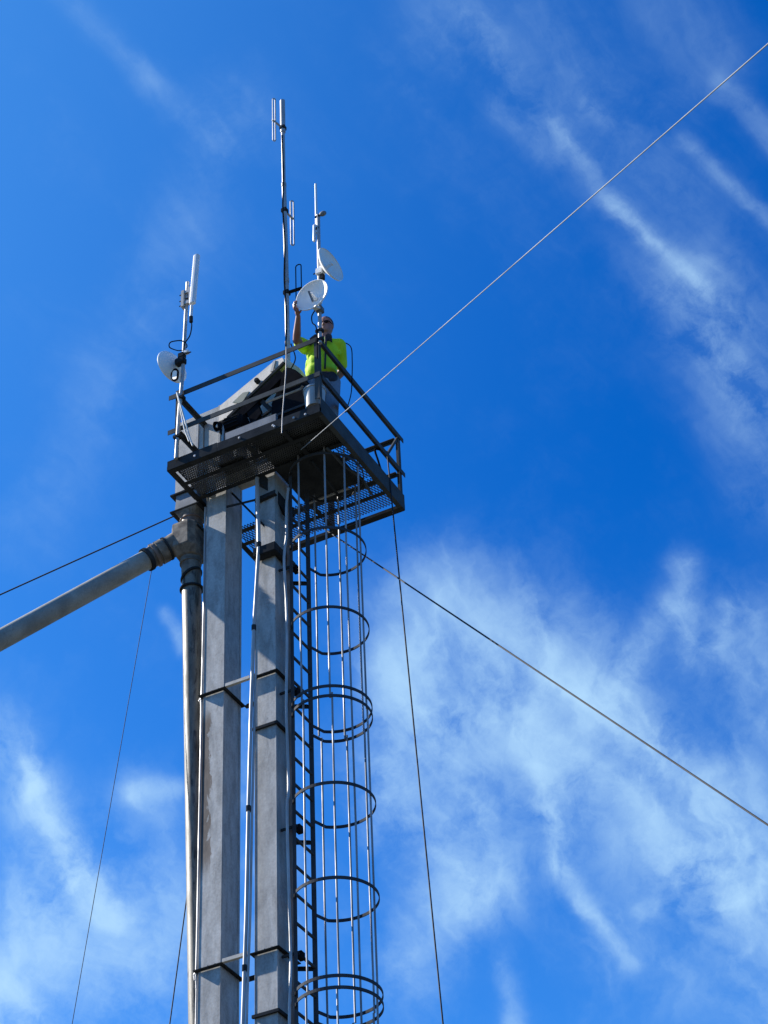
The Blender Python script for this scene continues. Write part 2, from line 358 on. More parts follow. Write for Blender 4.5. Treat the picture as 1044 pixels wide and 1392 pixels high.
    def loft(self, sections):
        """closed sections with equal point counts, capped"""
        rs = [[self.bm.verts.new(p) for p in s] for s in sections]
        for a, b in zip(rs, rs[1:]):
            n = len(a)
            for k in range(n): self.bm.faces.new((a[k], a[(k+1) % n], b[(k+1) % n], b[k]))
        self.bm.faces.new(rs[0][::-1]); self.bm.faces.new(rs[-1])
        return self
    def ball(self, c, r, seg=14, squash=(1, 1, 1), rot=None):
        mtx = Matrix.Translation(Vector(c)) @ (rot.to_4x4() if rot else Matrix.Identity(4)) @ Matrix.Diagonal((*[r*s for s in squash], 1))
        bmesh.ops.create_uvsphere(self.bm, u_segments=seg, v_segments=max(6, seg*2//3), radius=1.0, matrix=mtx)
        return self
    def build(self, name, mat, parent=None, smooth=False, bevel=0.0, origin=None):
        bmesh.ops.recalc_face_normals(self.bm, faces=self.bm.faces)
        if bevel:
            bmesh.ops.bevel(self.bm, geom=[e for e in self.bm.edges if e.calc_face_angle(0) > 0.5], offset=bevel, segments=2, affect='EDGES', clamp_overlap=True)
        o0 = ROOT[parent.name] if parent is not None else (Vector(origin) if origin is not None else Vector((0, 0, 0)))
        bmesh.ops.translate(self.bm, verts=self.bm.verts, vec=-o0)
        me = bpy.data.meshes.new(name); self.bm.to_mesh(me); self.bm.free()
        if smooth:
            me.polygons.foreach_set('use_smooth', [True]*len(me.polygons))
            try: me.set_sharp_from_angle(angle=R(42))
            except Exception: pass
        me.materials.append(mat if not isinstance(mat, str) else MAT[mat])
        ob = bpy.data.objects.new(name, me); col.objects.link(ob)
        ROOT[ob.name] = o0
        if parent is not None: ob.parent = parent
        else: ob.location = o0 + Vector((0, 0, DECK))
        return ob

def thing(name, label, cat, loc, group=None):
    o = bpy.data.objects.new(name, None); col.objects.link(o); o.empty_display_size = 0.2
    o.location = Vector(loc) + Vector((0, 0, DECK)); ROOT[o.name] = Vector(loc)
    return tag(o, label, cat, group)
def tag(o, label=None, cat=None, group=None, kind=None):
    for k, v in (('label', label), ('category', cat), ('group', group), ('kind', kind)):
        if v: o[k] = v
    return o
def repeat(src, offset, parent):
    """another piece like src, sharing its mesh"""
    c = src.copy(); col.objects.link(c); c.parent = parent; c.location = src.location + Vector(offset); ROOT[c.name] = ROOT[src.name]
    return c
def frame(z, x=None):
    """rotation whose local z points along z"""
    z = Vector(z).normalized(); x = Vector(x) if x else z.orthogonal(); y = z.cross(x).normalized(); x = y.cross(z).normalized()
    return Matrix((x, y, z)).transposed().to_4x4()
def smooth_path(pts, n=8):
    """Catmull-Rom through pts"""
    P = [Vector(p) for p in pts]; P = [P[0]*2 - P[1]] + P + [P[-1]*2 - P[-2]]; out = []
    for i in range(1, len(P)-2):
        for k in range(n):
            t = k/n; a, b, c, d = P[i-1], P[i], P[i+1], P[i+2]
            out.append(0.5*((2*b) + (c-a)*t + (2*a-5*b+4*c-d)*t*t + (3*b-a-3*c+d)*t**3))
    out.append(P[-2]); return out

# ================================================================== the setting
g = MB(); n = 40
gv = {}
for i in range(n+1):
    for j in range(n+1):
        s = lambda k: math.copysign(abs(k/ (n/2) - 1)**2.2, k - n/2) * 3000
        gv[i, j] = g.bm.verts.new((s(i), s(j), random.uniform(-0.03, 0.03) - DECK - 0.04))
for i in range(n):
    for j in range(n): g.bm.faces.new((gv[i,j], gv[i+1,j], gv[i+1,j+1], gv[i,j+1]))
tag(g.build('ground', 'ground'), kind='structure')

# ================================================================== bucket elevator: two leg casings and the head
BE = thing('bucket_elevator', 'grey galvanised bucket elevator with twin square legs and a sloped head hood', 'grain elevator', (0.547, 0.765, -DECK))
def DECK_Z(z): return z + DECK
MAT['stained'] = None
def stained():
    return stained_galv()
LEGX = ((0.128, 0.362), (0.735, 0.967)); LY0, LY1 = 0.60, 0.93
JOINTS = (0.0, -2.60, -5.68, -8.73, -11.78, -14.83, -17.38)
def leg_section(x0, x1, z0, z1):
    m = MB()
    m.box((x0, LY0, z0), (x1, LY1, z1))
    for xx in (x0, x1):                                            # folded corner seams, proud of the faces
        for yy in (LY0, LY1):
            sx = -1 if xx == x0 else 1; sy = -1 if yy == LY0 else 1
            m.box((min(xx, xx+sx*0.004), min(yy+sy*0.004, yy-sy*0.026), z0+0.004), (max(xx, xx+sx*0.004), max(yy+sy*0.004, yy-sy*0.026), z1-0.004))
    return m
def joint_ring(x0, x1, z, s=0.040):
    m = MB(); t = 0.004
    m.box((x0-s, LY0-s, z-t), (x1+s, LY0-0.005, z+t)); m.box((x0-s, LY1+0.005, z-t), (x1+s, LY1+s, z+t))
    m.box((x0-s, LY0-0.005, z-t), (x0-0.005, LY1+0.005, z+t)); m.box((x1+0.005, LY0-0.005, z-t), (x1+s, LY1+0.005, z+t))
    # upright leaves of the angle, against the casing below the joint
    h = 0.012
    m.box((x0-0.011, LY0-0.011, z-h), (x1+0.011, LY0-0.005, z-t)); m.box((x0-0.011, LY1+0.005, z-h), (x1+0.011, LY1+0.011, z-t))
    m.box((x1+0.005, LY0-0.005, z-h), (x1+0.011, LY1+0.005, z-t)); m.box((x0-0.011, LY0-0.005, z-h), (x0-0.005, LY1+0.005, z-t))
    return m
MAT['stained'] = stained()
for li, (x0, x1) in enumerate(LEGX):
    for k in range(6):
        mt = 'stained' if (li == 0 and k == 1) else 'galv'
        c = leg_section(x0, x1, JOINTS[k+1], JOINTS[k]+(0.25 if k == 0 else 0)).build('leg_casing', mt, BE)
        if k == 1 and li == 0: c['label'] = 'leg casing section with a long rust-brown stain down its edge'
    for k in range(1, 6):
        joint_ring(x0, x1, JOINTS[k]).build('joint_flange', 'dark', BE)
for k in range(1, 6):                                              # angle ties joining the two legs at every joint
    z = JOINTS[k]
    m = MB().angle((LEGX[0][1]+0.046, LY0-0.045, z-0.004), (LEGX[1][0]-0.046, LY0-0.045, z-0.004), 0.035, 0.006, (0, 1, 0), (0, 0, 1)); m.build('tie_bar', 'galv_pale', BE)
    m = MB().angle((LEGX[0][1]+0.046, LY1+0.045, z-0.03), (LEGX[1][0]-0.046, LY1+0.045, z-0.03), 0.055, 0.006, (0, -1, 0), (0, 0, 1)); m.build('tie_bar', 'dark', BE)
bolt0 = None
for li, (x0, x1) in enumerate(LEGX):
    for k in range(1, 4):
        for bx, by in [(x0 + 0.04 + 0.077*i, LY0-0.027) for i in range(3)] + [(x1+0.027, LY0 + 0.05 + 0.115*i) for i in range(3)]:
            if bolt0 is None:
                bolt0 = MB().lathe([(0, -0.016), (0.008, -0.016), (0.008, -0.006), (0.005, -0.006), (0.005, 0.006), (0.008, 0.006), (0.008, 0.013), (0, 0.013)], Matrix.Translation((bx, by, JOINTS[k])), 6, False).build('flange_bolt', 'dark', BE); b00 = Vector((bx, by, JOINTS[k]))
            else: repeat(bolt0, Vector((bx, by, JOINTS[k])) - b00, BE)
# straps that hold pipes to the right leg
x0, x1 = LEGX[1]
for z, s in ((-3.22, 0.03), (-6.31, 0.03), (-9.4, 0.03)):
    m = MB()
    m.box((x0-0.02, LY0-s, z-0.015), (x1+s, LY0-0.005, z+0.015)); m.box((x1+0.005, LY0-0.005, z-0.015), (x1+s, LY1+0.01, z+0.015))
    m.build('strap', 'dark', BE)
m = MB(); m.box((0.765, 0.49, -1.14), (1.03, 0.594, -1.03)); m.box((0.972, 0.594, -1.14), (1.03, 0.93, -1.03))
m.build('support_bracket', 'dark', BE, bevel=0.006)
# diagonal braces in the gap under the deck
MB().angle((0.40, 0.66, -0.02), (0.86, 0.575, -0.73), 0.04, 0.006, (0, 0, 1), (0, -1, 0)).build('brace', 'dark', BE)
MB().beam((0.37, 0.61, -0.215), (0.73, 0.61, -0.27), 0.015, 0.02).build('brace', 'dark', BE)
MB().angle((0.75, 0.555, -0.35), (1.0, 0.555, -0.33), 0.05, 0.006, (0, 0, 1), (0, 1, 0)).build('brace', 'dark', BE)
MB().beam((0.80, 0.57, -0.02), (1.06, 0.80, -0.50), 0.07, 0.10).build('brace', 'dark', BE)
# head casing
HY0, HY1 = 0.585, 0.945
head = [(-0.28, 0.22), (-0.28, 1.24), (0.28, 1.26), (1.01, 1.60), (1.13, 1.58), (1.30, 1.36), (1.36, 1.10), (1.36, 0.62), (1.10, 0.26), (0.06, 0.26)]
m = MB().prism(head[::-1], HY0, HY1); hc = m.build('head_casing', 'galv_pale', BE)
m = MB()                                                           # raised seams on the side sheet
for xa, xb, za, zb in ((-0.02, 0.01, 0.27, 1.24), (0.27, 0.295, 0.27, 1.26)):
    m.box((xa, HY0-0.012, za), (xb, HY0-0.002, zb))
m.box((-0.285, HY0-0.02, 0.62), (0.27, HY0-0.013, 0.645))
m.build('panel_seam', 'galv', hc)
# hood skirt: the sloped side sheet standing out from the casing
sk = [(0.29, 1.245), (1.0, 1.60), (1.10, 1.59), (1.145, 1.455), (0.44, 0.965), (0.30, 0.98)]
m = MB(); zt = lambda x, z: HY0 - 0.004 - 0.05*max(0.0, (1.245 + (x-0.29)*0.49 - z)/0.35)
fr = [(x, zt(x, z) - 0.012, z) for x, z in sk]; bk = [(x, HY0-0.003, z) for x, z in sk]
m.loft([fr, bk]); hood = m.build('hood', 'galv_pale', BE)
MB().beam((0.43, 0.515, 0.955), (1.155, 0.515, 1.450), 0.03, 0.035, (-0.56, 0, 0.82)).build('lower_edge_trim', 'dark', hood)
MB().beam((0.985, 0.525, 1.40), (1.0, 0.56, 1.585), 0.012, 0.03, (1, 0, 0)).build('seam', 'galv', hood)
MB().lathe([(0.0, 0), (0.03, 0), (0.03, 0.05), (0.022, 0.06), (0, 0.06)], Matrix.Translation((0.80, 0.55, 1.345)) @ frame((0, -1, 0)), 14, False).build('inspection_knob', 'dark', hood, True)
dp = [(0.47, 1.19), (0.60, 1.28), (0.69, 1.25), (0.60, 1.10)]
m = MB().loft([[(x, zt(x, z) - 0.020, z) for x, z in dp], [(x, zt(x, z) - 0.0125, z) for x, z in dp]]); m.build('green_patch', 'green', hood)  # thin plate added for the dark green patch on the hood
# discharge transition under the head, tapering to a round neck
def rect(x0, x1, y0, y1, z, n=6):
    P = []
    for a, b in (((x0, y0), (x1, y0)), ((x1, y0), (x1, y1)), ((x1, y1), (x0, y1)), ((x0, y1), (x0, y0))):
        for k in range(n): P.append((a[0]+(b[0]-a[0])*k/n, a[1]+(b[1]-a[1])*k/n, z))
    return P
def circ(cx, cy, r, z, n=24, ph=-135):
    return [(cx + r*math.cos(R(ph+360*k/n)), cy + r*math.sin(R(ph+360*k/n)), z) for k in range(n)]
m = MB().loft([rect(-0.27, -0.01, 0.60, 0.93, 0.205), rect(-0.27, 0.005, 0.575, 0.86, -0.03)])
tr = m.build('discharge_transition', 'grey_box', BE)
m = MB(); m.box((-0.335, 0.57, 0.195), (0.0, 0.597, 0.215)); m.box((-0.335, 0.933, 0.195), (0.0, 0.975, 0.215)); m.box((-0.335, 0.597, 0.195), (-0.272, 0.933, 0.215))
m.build('upper_flange', 'dark', tr)
m = MB(); m.box((-0.325, 0.555, -0.055), (0.045, 0.90, -0.035)); m.build('lower_flange', 'dark', tr, bevel=0.003)

# ================================================================== two-way valve and its spouts
VX, VY = -0.130, 0.70
VV = thing('two_way_valve', 'dirty grey two-way grain valve under the elevator head with three round collars', 'valve', (VX, VY, -1.1))
DZ = 0.06
m = MB().loft([rect(VX-0.14, VX+0.14, VY-0.135, VY+0.15, -0.056), circ(VX, VY, 0.115, -0.13)])
m.build('inlet_hopper', 'cast', VV)
m = MB().lathe([(0.115, -0.13), (0.130, -0.135), (0.130, -0.155), (0.117, -0.16), (0.117, -0.21), (0.130, -0.215), (0.130, -0.24), (0.117, -0.245), (0.117, -0.29)], Matrix.Translation((VX, VY, 0)), 32)
m.build('inlet_neck', 'rusty', VV, True)
# body: eight-sided, shoulders bevelled
def octo(cx, cy, rx, ry, z, cut=0.35):
    a, b = rx*(1-cut), ry*(1-cut)
    return [(cx+x, cy+y, z) for x, y in ((-a,-ry),(a,-ry),(rx,-b),(rx,b),(a,ry),(-a,ry),(-rx,b),(-rx,-b))]
m = MB().loft([octo(VX, VY, 0.11, 0.12, -0.23), octo(VX-0.015, VY-0.01, 0.145, 0.20, -0.29), octo(VX-0.01, VY-0.01, 0.15, 0.205, -0.32), octo(VX, VY-0.01, 0.145, 0.205, -0.60), octo(VX, VY, 0.115, 0.125, -0.68)])
m.build('valve_body', 'cast', VV, bevel=0.006)
m = MB(); m.beam((VX-0.10, VY-0.198, -0.375), (VX+0.09, VY-0.198, -0.335), 0.012, 0.018); m.beam((VX+0.148, VY-0.12, -0.335), (VX+0.148, VY+0.12, -0.335), 0.012, 0.018)
m.build('seam_rib', 'dark', VV)
BR = Vector((-1.0, -0.8, -1.05)).normalized()                    # direction of the sloping spout
b0 = Vector((VX-0.05, VY-0.06, -0.42))
SPD = Vector((-0.491, 0.5, -0.626))
BR0 = SPD - b0; bn = BR0.normalized(); bl = BR0.length
m = MB().tube([b0, b0 + bn*bl*0.62], [0.135, 0.120], 28); m.build('branch_neck', 'cast', VV, True)
q = lambda t: b0 + bn*bl*t
m = MB().tube([q(0.50), q(0.505), q(0.56), q(0.565)], [0.120, 0.136, 0.136, 0.120], 28); m.build('branch_collar', 'dark', VV, True)
m = MB().tube([q(0.60), q(0.605), q(0.80), q(0.805)], [0.12, 0.134, 0.134, 0.12], 28); m.build('branch_collar', 'cast', VV, True)
m = MB().lathe([(0.118, -0.61), (0.134, -0.635), (0.134, -0.66), (0.118, -0.67), (0.118, -0.745)], Matrix.Translation((VX, VY, 0)), 32)
m.build('outlet_collar', 'cast', VV, True)
# vertical spout
VS = thing('vertical_spout', 'long weathered downspout dropping from the valve beside the left leg', 'spout', (VX+0.01, VY, -DECK))
s0, s1 = Vector((VX+0.006, VY, -0.73)), Vector((-0.06, 0.93, -6.00))
sd = (s1 - s0).normalized()
send = s0 + sd*((DECK-0.6 - 0.79)/-sd.z)
up = s0 + (s1-s0)*0.064
rings = []
m = MB().tube([s0, s0+sd*0.16], 0.106, 28); m.build('mitre_piece', 'cast', VS, True)
# slanted mitre band
mt_ = Matrix.Translation(s0+sd*0.17) @ frame(Vector((-0.55, -0.2, 0.9)))
m = MB().lathe([(0.108, -0.012), (0.130, -0.012), (0.130, 0.012), (0.108, 0.012)], mt_, 28, False); m.build('mitre_band', 'dark', VS, True)
m = MB().tube([s0+sd*0.16, s0+sd*0.34], 0.104, 28); m.build('mitre_piece', 'spout', VS, True)
m = MB().lathe([(0.104, -0.01), (0.128, -0.01), (0.128, 0.008), (0.104, 0.008)], Matrix.Translation(s0+sd*0.345) @ frame(sd), 28, False); m.build('band', 'dark', VS, True)
for a, b in ((0.34, 3.3), (3.3, 6.3), (6.3, 9.3), (9.3, 12.3), (12.3, 15.6)):
    m = MB().tube([s0+sd*a, s0+sd*b], 0.105, 28); m.build('pipe_length', 'spout', VS, True)
# sloping spout
SS = thing('sloping_spout', 'thick grey pipe sloping down to the left from the valve', 'spout', tuple(SPD + BR*14))
m = MB().tube([q(0.79), q(0.93), SPD + BR*0.08], [0.119, 0.119, 0.112], 28); m.build('coupling', 'cast', SS, True)
m = MB().tube([q(0.86), q(0.865), q(0.94), q(0.945)], [0.118, 0.136, 0.136, 0.118], 28); m.build('coupling_ring', 'rusty', SS, True)
m = MB().tube([SPD + BR*0.04, SPD + BR*0.045, SPD + BR*0.085, SPD+BR*0.09], [0.11, 0.131, 0.131, 0.11], 28); m.build('coupling_ring', 'dark', SS, True)
prev = 0.09
for b in (3.1, 6.1, 9.1, 12.1, 15.0):
    m = MB().tube([SPD + BR*prev, SPD + BR*b], 0.108, 32); m.build('pipe_length', 'slope_spout', SS, True); prev = b

# ================================================================== conduits on the legs
def cord(name, label, cat, pts, r, mat, n=10, group=None, seg=8):
    base = min((Vector(p) for p in pts), key=lambda p: p.z)
    o = MB().tube(smooth_path(pts, n), r, seg).build(name, mat, None, True, origin=base)
    return tag(o, label, cat, group)
CN = thing('conduit', 'bright galvanised conduit running down the gap between the two legs', 'conduit', (0.62, 0.50, -DECK))
MB().tube([(0.80, 0.52, -0.06), (0.835, 0.50, -1.0)], 0.022, 14).build('pipe_length', 'pipe', CN, True)
MB().tube([(0.835, 0.50, -1.0), (0.775, 0.50, -2.05), (0.745, 0.50, -3.0), (0.718, 0.50, -4.17)], 0.019, 14).build('pipe_length', 'pipe', CN, True)
MB().tube([(0.718, 0.50, -4.17), (0.698, 0.50, -5.35), (0.664, 0.50, -6.45), (0.62, 0.50, -9.0), (0.62, 0.5, -16.5)], 0.019, 14).build('pipe_length', 'pipe', CN, True)
for p in ((0.835, 0.5, -1.0), (0.775, 0.5, -2.05), (0.718, 0.50, -4.17), (0.683, 0.5, -5.85)):
    MB().tube([(p[0], p[1], p[2]-0.03), (p[0], p[1], p[2]+0.03)], 0.025, 14).build('coupling', 'dark', CN, True)
cord('conduit', 'second thin pipe strapped beside the bright conduit between the legs', 'conduit', [(0.775, 0.53, -2.6), (0.762, 0.52, -3.6), (0.748, 0.515, -4.3), (0.733, 0.51, -5.35), (0.70, 0.51, -6.4), (0.66, 0.51, -9), (0.66, 0.51, -16.5)], 0.013, 'pipe')
cord('conduit', 'slim pale tube added as the sunlit corner lip of the left leg', 'conduit', [(0.092, 0.622, -0.1), (0.094, 0.622, -1.9), (0.09, 0.622, -2.55), (0.066, 0.622, -2.62), (0.09, 0.622, -2.72), (0.092, 0.622, -3.9), (0.09, 0.622, -5.6), (0.066, 0.622, -5.69), (0.094, 0.622, -5.8), (0.098, 0.622, -7), (0.098, 0.622, -16.5)], 0.012, 'pipe', 12)  # added pale tube: bright line of the leg's sunlit corner lip
cord('cable', 'pale wavy cable strapped to the near rail of the ladder', 'cable', [(1.125, 0.62, -0.27), (1.105, 0.61, -0.53), (1.11, 0.595, -0.92), (1.1, 0.56, -1.27), (1.105, 0.59, -1.82), (1.105, 0.595, -2.37), (1.105, 0.57, -3.11), (1.105, 0.6, -3.97), (1.105, 0.565, -4.3), (1.105, 0.59, -5.25), (1.105, 0.607, -5.86), (1.105, 0.57, -6.54), (1.105, 0.6, -7.37), (1.105, 0.59, -9.17), (1.105, 0.59, -16.17)], 0.014, 'pipe', 8)
cord('cable', 'black sagging cable between the right leg and the ladder', 'cable', [(1.03, 0.83, -0.5), (1.03, 0.80, -1.2), (1.03, 0.845, -1.8), (1.03, 0.80, -2.3), (1.03, 0.82, -3.0), (1.03, 0.835, -4.0), (1.03, 0.82, -5.0), (1.03, 0.84, -6.0), (1.03, 0.80, -7), (1.03, 0.82, -16)], 0.011, 'black', 8)
cord('pipe', 'rust brown pipe behind the near rail of the ladder', 'pipe', [(1.045, 0.735, -0.3), (1.05, 0.74, -3.0), (1.05, 0.73, -6.4), (1.05, 0.73, -16)], 0.022, 'rusty', 3)

# ================================================================== caged ladder
LX, LYN, LYF = 1.13, 0.655, 1.015
CL = thing('caged_ladder', 'steel ladder with a round safety cage climbing the right leg to the platform', 'ladder', (LX, 0.83, -DECK))
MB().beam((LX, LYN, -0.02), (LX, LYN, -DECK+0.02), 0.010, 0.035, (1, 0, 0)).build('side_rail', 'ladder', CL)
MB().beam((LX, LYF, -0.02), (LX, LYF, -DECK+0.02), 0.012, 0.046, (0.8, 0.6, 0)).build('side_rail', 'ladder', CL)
zr = -2.137 + 0.3*6
rung = MB().tube([(LX, LYN-0.004, zr), (LX, LYF+0.004, zr)], 0.0155, 8).build('rung', 'ladder', CL, True)
k = 1
while zr - 0.3*k > -DECK + 0.2:
    repeat(rung, (0, 0, -0.3*k), CL); k += 1
for z in (-1.28, -2.83, -4.4, -5.74, -8.8, -11.9, -14.9):          # stand-off brackets to the leg
    m = MB(); m.box((0.974, LYN+0.012, z-0.012), (LX+0.02, LYN+0.03, z+0.012)); b = m.build('stand_off_bracket', 'dark', CL)
    m = MB(); m.box((LX-0.02, LYN+0.05, z-0.04), (LX+0.03, LYN+0.12, z+0.035)); m.build('clamp', 'black', b)
    MB().angle((0.974, 0.915, z), (LX-0.01, LYF-0.01, z), 0.035, 0.006, (0, -1, 0), (0, 0, -1)).build('stand_off_bracket', 'dark', CL)
CX, CY, CR = 1.435, 0.885, 0.402
def hoop(z):
    pts = [(LX-0.015, LYN, z)]
    for d in range(-130, 131, 5): pts.append((CX+CR*math.cos(R(d)), CY+CR*math.sin(R(d)), z))
    pts.append((LX-0.005, LYF+0.005, z))
    return MB().strip(pts, (0, 0, 1), 0.032, 0.009)
h0 = hoop(-0.06).build('cage_hoop', 'ladder', CL)
HOOPS = [-1.07, -2.09, -3.05, -3.165, -4.156, -5.178, -6.17, -6.285, -7.28, -8.3, -9.29, -9.405, -10.4, -11.42, -12.41, -12.52, -13.52, -14.6]
for z in HOOPS: repeat(h0, (0, 0, z+0.06), CL)
def bar(th, z1, z0, r=0.0105):
    rr = CR - 0.014; c = (CX+rr*math.cos(R(th)), CY+rr*math.sin(R(th)))
    return MB().tube([(c[0], c[1], z1), (c[0]+random.uniform(-.006, .006), c[1], (z0+z1)/2), (c[0], c[1], z0)], r, 8)
secs = [(0.02, -3.09, (-109, -63, -31, 1, 64, 99, 138)), (-3.13, -6.21, (-106, -60, -31, 3, 62, 96, 134)), (-6.25, -9.33, (-109, -63, -31, 1, 64, 99, 138)), (-9.37, -12.45, (-106, -60, -31, 3, 62, 96, 134)), (-12.48, -14.7, (-109, -63, -31, 1, 64, 99, 138))]
for z1, z0, ths in secs:
    for j, th in enumerate(ths): bar(th, z1 + random.uniform(-.03, .02), z0 - random.uniform(0.0, 0.11)).build('cage_bar', 'bar', CL, True)

# ================================================================== service platform
PA, PB = 1.875, 1.877
SP = thing('service_platform', 'dark square steel service platform with mesh floor and angle-iron railings round the elevator head', 'platform', (0.94, 0.94, 0))
# edge frame
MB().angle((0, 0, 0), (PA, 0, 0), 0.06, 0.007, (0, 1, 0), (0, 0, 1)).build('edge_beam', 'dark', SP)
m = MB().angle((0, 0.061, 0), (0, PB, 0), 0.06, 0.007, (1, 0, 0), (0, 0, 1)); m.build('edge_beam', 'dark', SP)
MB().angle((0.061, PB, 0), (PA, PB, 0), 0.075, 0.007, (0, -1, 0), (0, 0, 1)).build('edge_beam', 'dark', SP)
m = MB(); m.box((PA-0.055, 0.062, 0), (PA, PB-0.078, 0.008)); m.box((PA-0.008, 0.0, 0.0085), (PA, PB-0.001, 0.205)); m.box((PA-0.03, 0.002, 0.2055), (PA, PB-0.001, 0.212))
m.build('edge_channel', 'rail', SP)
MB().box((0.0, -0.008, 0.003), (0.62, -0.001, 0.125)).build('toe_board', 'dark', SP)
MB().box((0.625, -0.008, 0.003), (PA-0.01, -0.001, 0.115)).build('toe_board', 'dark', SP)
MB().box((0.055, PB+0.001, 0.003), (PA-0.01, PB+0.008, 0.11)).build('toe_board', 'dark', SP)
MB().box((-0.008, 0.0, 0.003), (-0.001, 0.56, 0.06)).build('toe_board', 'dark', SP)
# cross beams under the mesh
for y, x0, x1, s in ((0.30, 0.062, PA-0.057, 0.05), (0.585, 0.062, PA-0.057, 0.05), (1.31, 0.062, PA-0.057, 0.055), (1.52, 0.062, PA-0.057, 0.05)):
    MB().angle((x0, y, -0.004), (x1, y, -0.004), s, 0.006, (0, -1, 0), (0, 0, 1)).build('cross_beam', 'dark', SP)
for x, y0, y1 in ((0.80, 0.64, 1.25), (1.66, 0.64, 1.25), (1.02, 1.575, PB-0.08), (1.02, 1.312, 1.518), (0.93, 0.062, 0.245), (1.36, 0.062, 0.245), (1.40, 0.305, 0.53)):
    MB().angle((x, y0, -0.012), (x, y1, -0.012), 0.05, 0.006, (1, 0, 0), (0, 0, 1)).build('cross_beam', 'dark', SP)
# expanded-metal floor
def grating(x0, x1, y0, y1, z=0.052, sw=0.025, lw=0.064, hh=0.0):
    m = MB(); cols_ = int((x1-x0)/(sw/2)); segs = int((y1-y0)/(lw/2)); bm = m.bm
    for i in range(cols_+1):
        pts = []
        for j in range(segs+1):
            off = (sw/4 - 0.001) * (1 if (i+j) % 2 else -1)
            pts.append((min(max(x0 + i*sw/2 + off, x0), x1), y0 + j*lw/2))
        prev = None
        for (px, py) in pts:
            cur = [bm.verts.new((px-0.0025, py, z-0.007-hh)), bm.verts.new((px+0.003, py, z-0.005-hh)), bm.verts.new((px+0.0025, py, z+0.006)), bm.verts.new((px-0.003, py, z+0.005))]
            if prev:
                for k in range(4): bm.faces.new((prev[k], prev[(k+1) % 4], cur[(k+1) % 4], cur[k]))
            prev = cur
    return m
for x0, x1, y0, y1 in ((0.065, 0.93, 0.065, 0.583), (0.94, PA-0.06, 0.065, 0.583), (0.065, 1.02, 1.26, 1.80), (1.03, PA-0.06, 1.26, 1.80), (1.69, PA-0.06, 0.64, 1.25)):
    tag(grating(x0, x1, y0, y1, hh=0.003 if y0 < 0.1 else -0.002, sw=0.025 if y0 < 0.1 else 0.036, lw=0.064 if y0 < 0.1 else 0.085).build('mesh_floor', 'mesh', SP), kind='stuff')
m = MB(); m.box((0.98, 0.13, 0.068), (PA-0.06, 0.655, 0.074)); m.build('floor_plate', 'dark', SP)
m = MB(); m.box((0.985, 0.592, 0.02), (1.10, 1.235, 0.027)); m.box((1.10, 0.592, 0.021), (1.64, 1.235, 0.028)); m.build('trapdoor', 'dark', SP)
MB().beam((1.02, 1.235, 0.005), (1.52, 1.235, 0.005), 0.02, 0.02).build('trapdoor_hinge', 'galv', SP)
# posts
def post(x, y, z0, z1, dx, dy, mat='rail'):
    return MB().angle((x, y, z0), (x, y, z1), 0.055, 0.006, (dx, 0, 0), (0, dy, 0)).build('post', mat, SP)
post(0.075, 0.004, 0.008, 1.12, 1, 1); post(PA-0.012, 0.004, 0.21, 1.06, -1, 1); post(PA-0.012, PB-0.012, 0.21, 1.065, -1, -1)
post(0.075, 0.63, 0.06, 1.06, 1, -1); post(0.01, PB-0.012, 0.08, 1.06, 1, -1); post(0.95, PB-0.012, 0.08, 1.06, 1, -1)
# rails: angle iron, one leg flat on top
def rail(p, q, inward, s=0.062):
    return MB().angle(p, q, s, 0.007, inward, (0, 0, -1)).build('rail', 'rail', SP)
for z in (1.075, 0.57):
    rail((-0.01, -0.006, z), (PA+0.0, -0.006, z), (0, 1, 0))
    rail((PA, 0.058, z-0.002), (PA, PB+0.05, z-0.002), (-1, 0, 0))
    rail((0.07, 0.066, z-0.003), (0.07, 0.63, z-0.003), (1, 0, 0), 0.05)
for z in (1.05, 0.55):
    rail((0.06, PB-0.005, z), (PA-0.072, PB-0.005, z), (0, -1, 0), 0.045)
MB().tube([(1.18, 0.07, 0.50), (1.55, 0.07, 0.50), (1.60, 0.07, 0.50), (1.63, 0.07, 0.53)], 0.014, 8).build('handrail_pipe', 'pipe', SP, True)
MB().beam((PA-0.03, PB-0.05, 1.02), (PA-0.03, PB-0.32, 0.58), 0.02, 0.03).build('corner_brace', 'rail', SP)
for x, z in ((1.327, 0.03), (1.31, 0.05), (1.56, 0.045), (1.70, 0.03), (0.35, 0.05), (0.9, 0.06)):
    MB().lathe([(0, 0), (0.014, 0), (0.014, 0.012), (0, 0.014)], Matrix.Translation((x, -0.0085, z)) @ frame((0, -1, 0)), 8, False).build('bolt', 'pipe', SP, True)
m = MB().tube(smooth_path([(1.66, 0.50, -0.03), (1.69, 0.62, -0.06), (1.70, 0.80, -0.07), (1.73, 0.95, -0.06), (1.75, 1.12, -0.05), (1.73, 1.30, -0.05), (1.70, 1.42, -0.02)], 6), 0.016, 10); m.build('flexible_conduit', 'rail', SP, True)
MB().tube([(1.42, 0.60, -0.03), (1.40, 1.30, -0.06)], 0.016, 8).build('under_pipe', 'dark', SP, True)

# cable tray on the deck edge, pale blue-grey
CT = tag(MB().box((0.70, 0.016, 0.085), (1.33, 0.058, 0.24)).build('cable_trough', 'grey_box', None, bevel=0.006, origin=(1.0, 0.04, 0.085)), 'blue-grey metal trough lying along the front edge of the platform', 'trough')

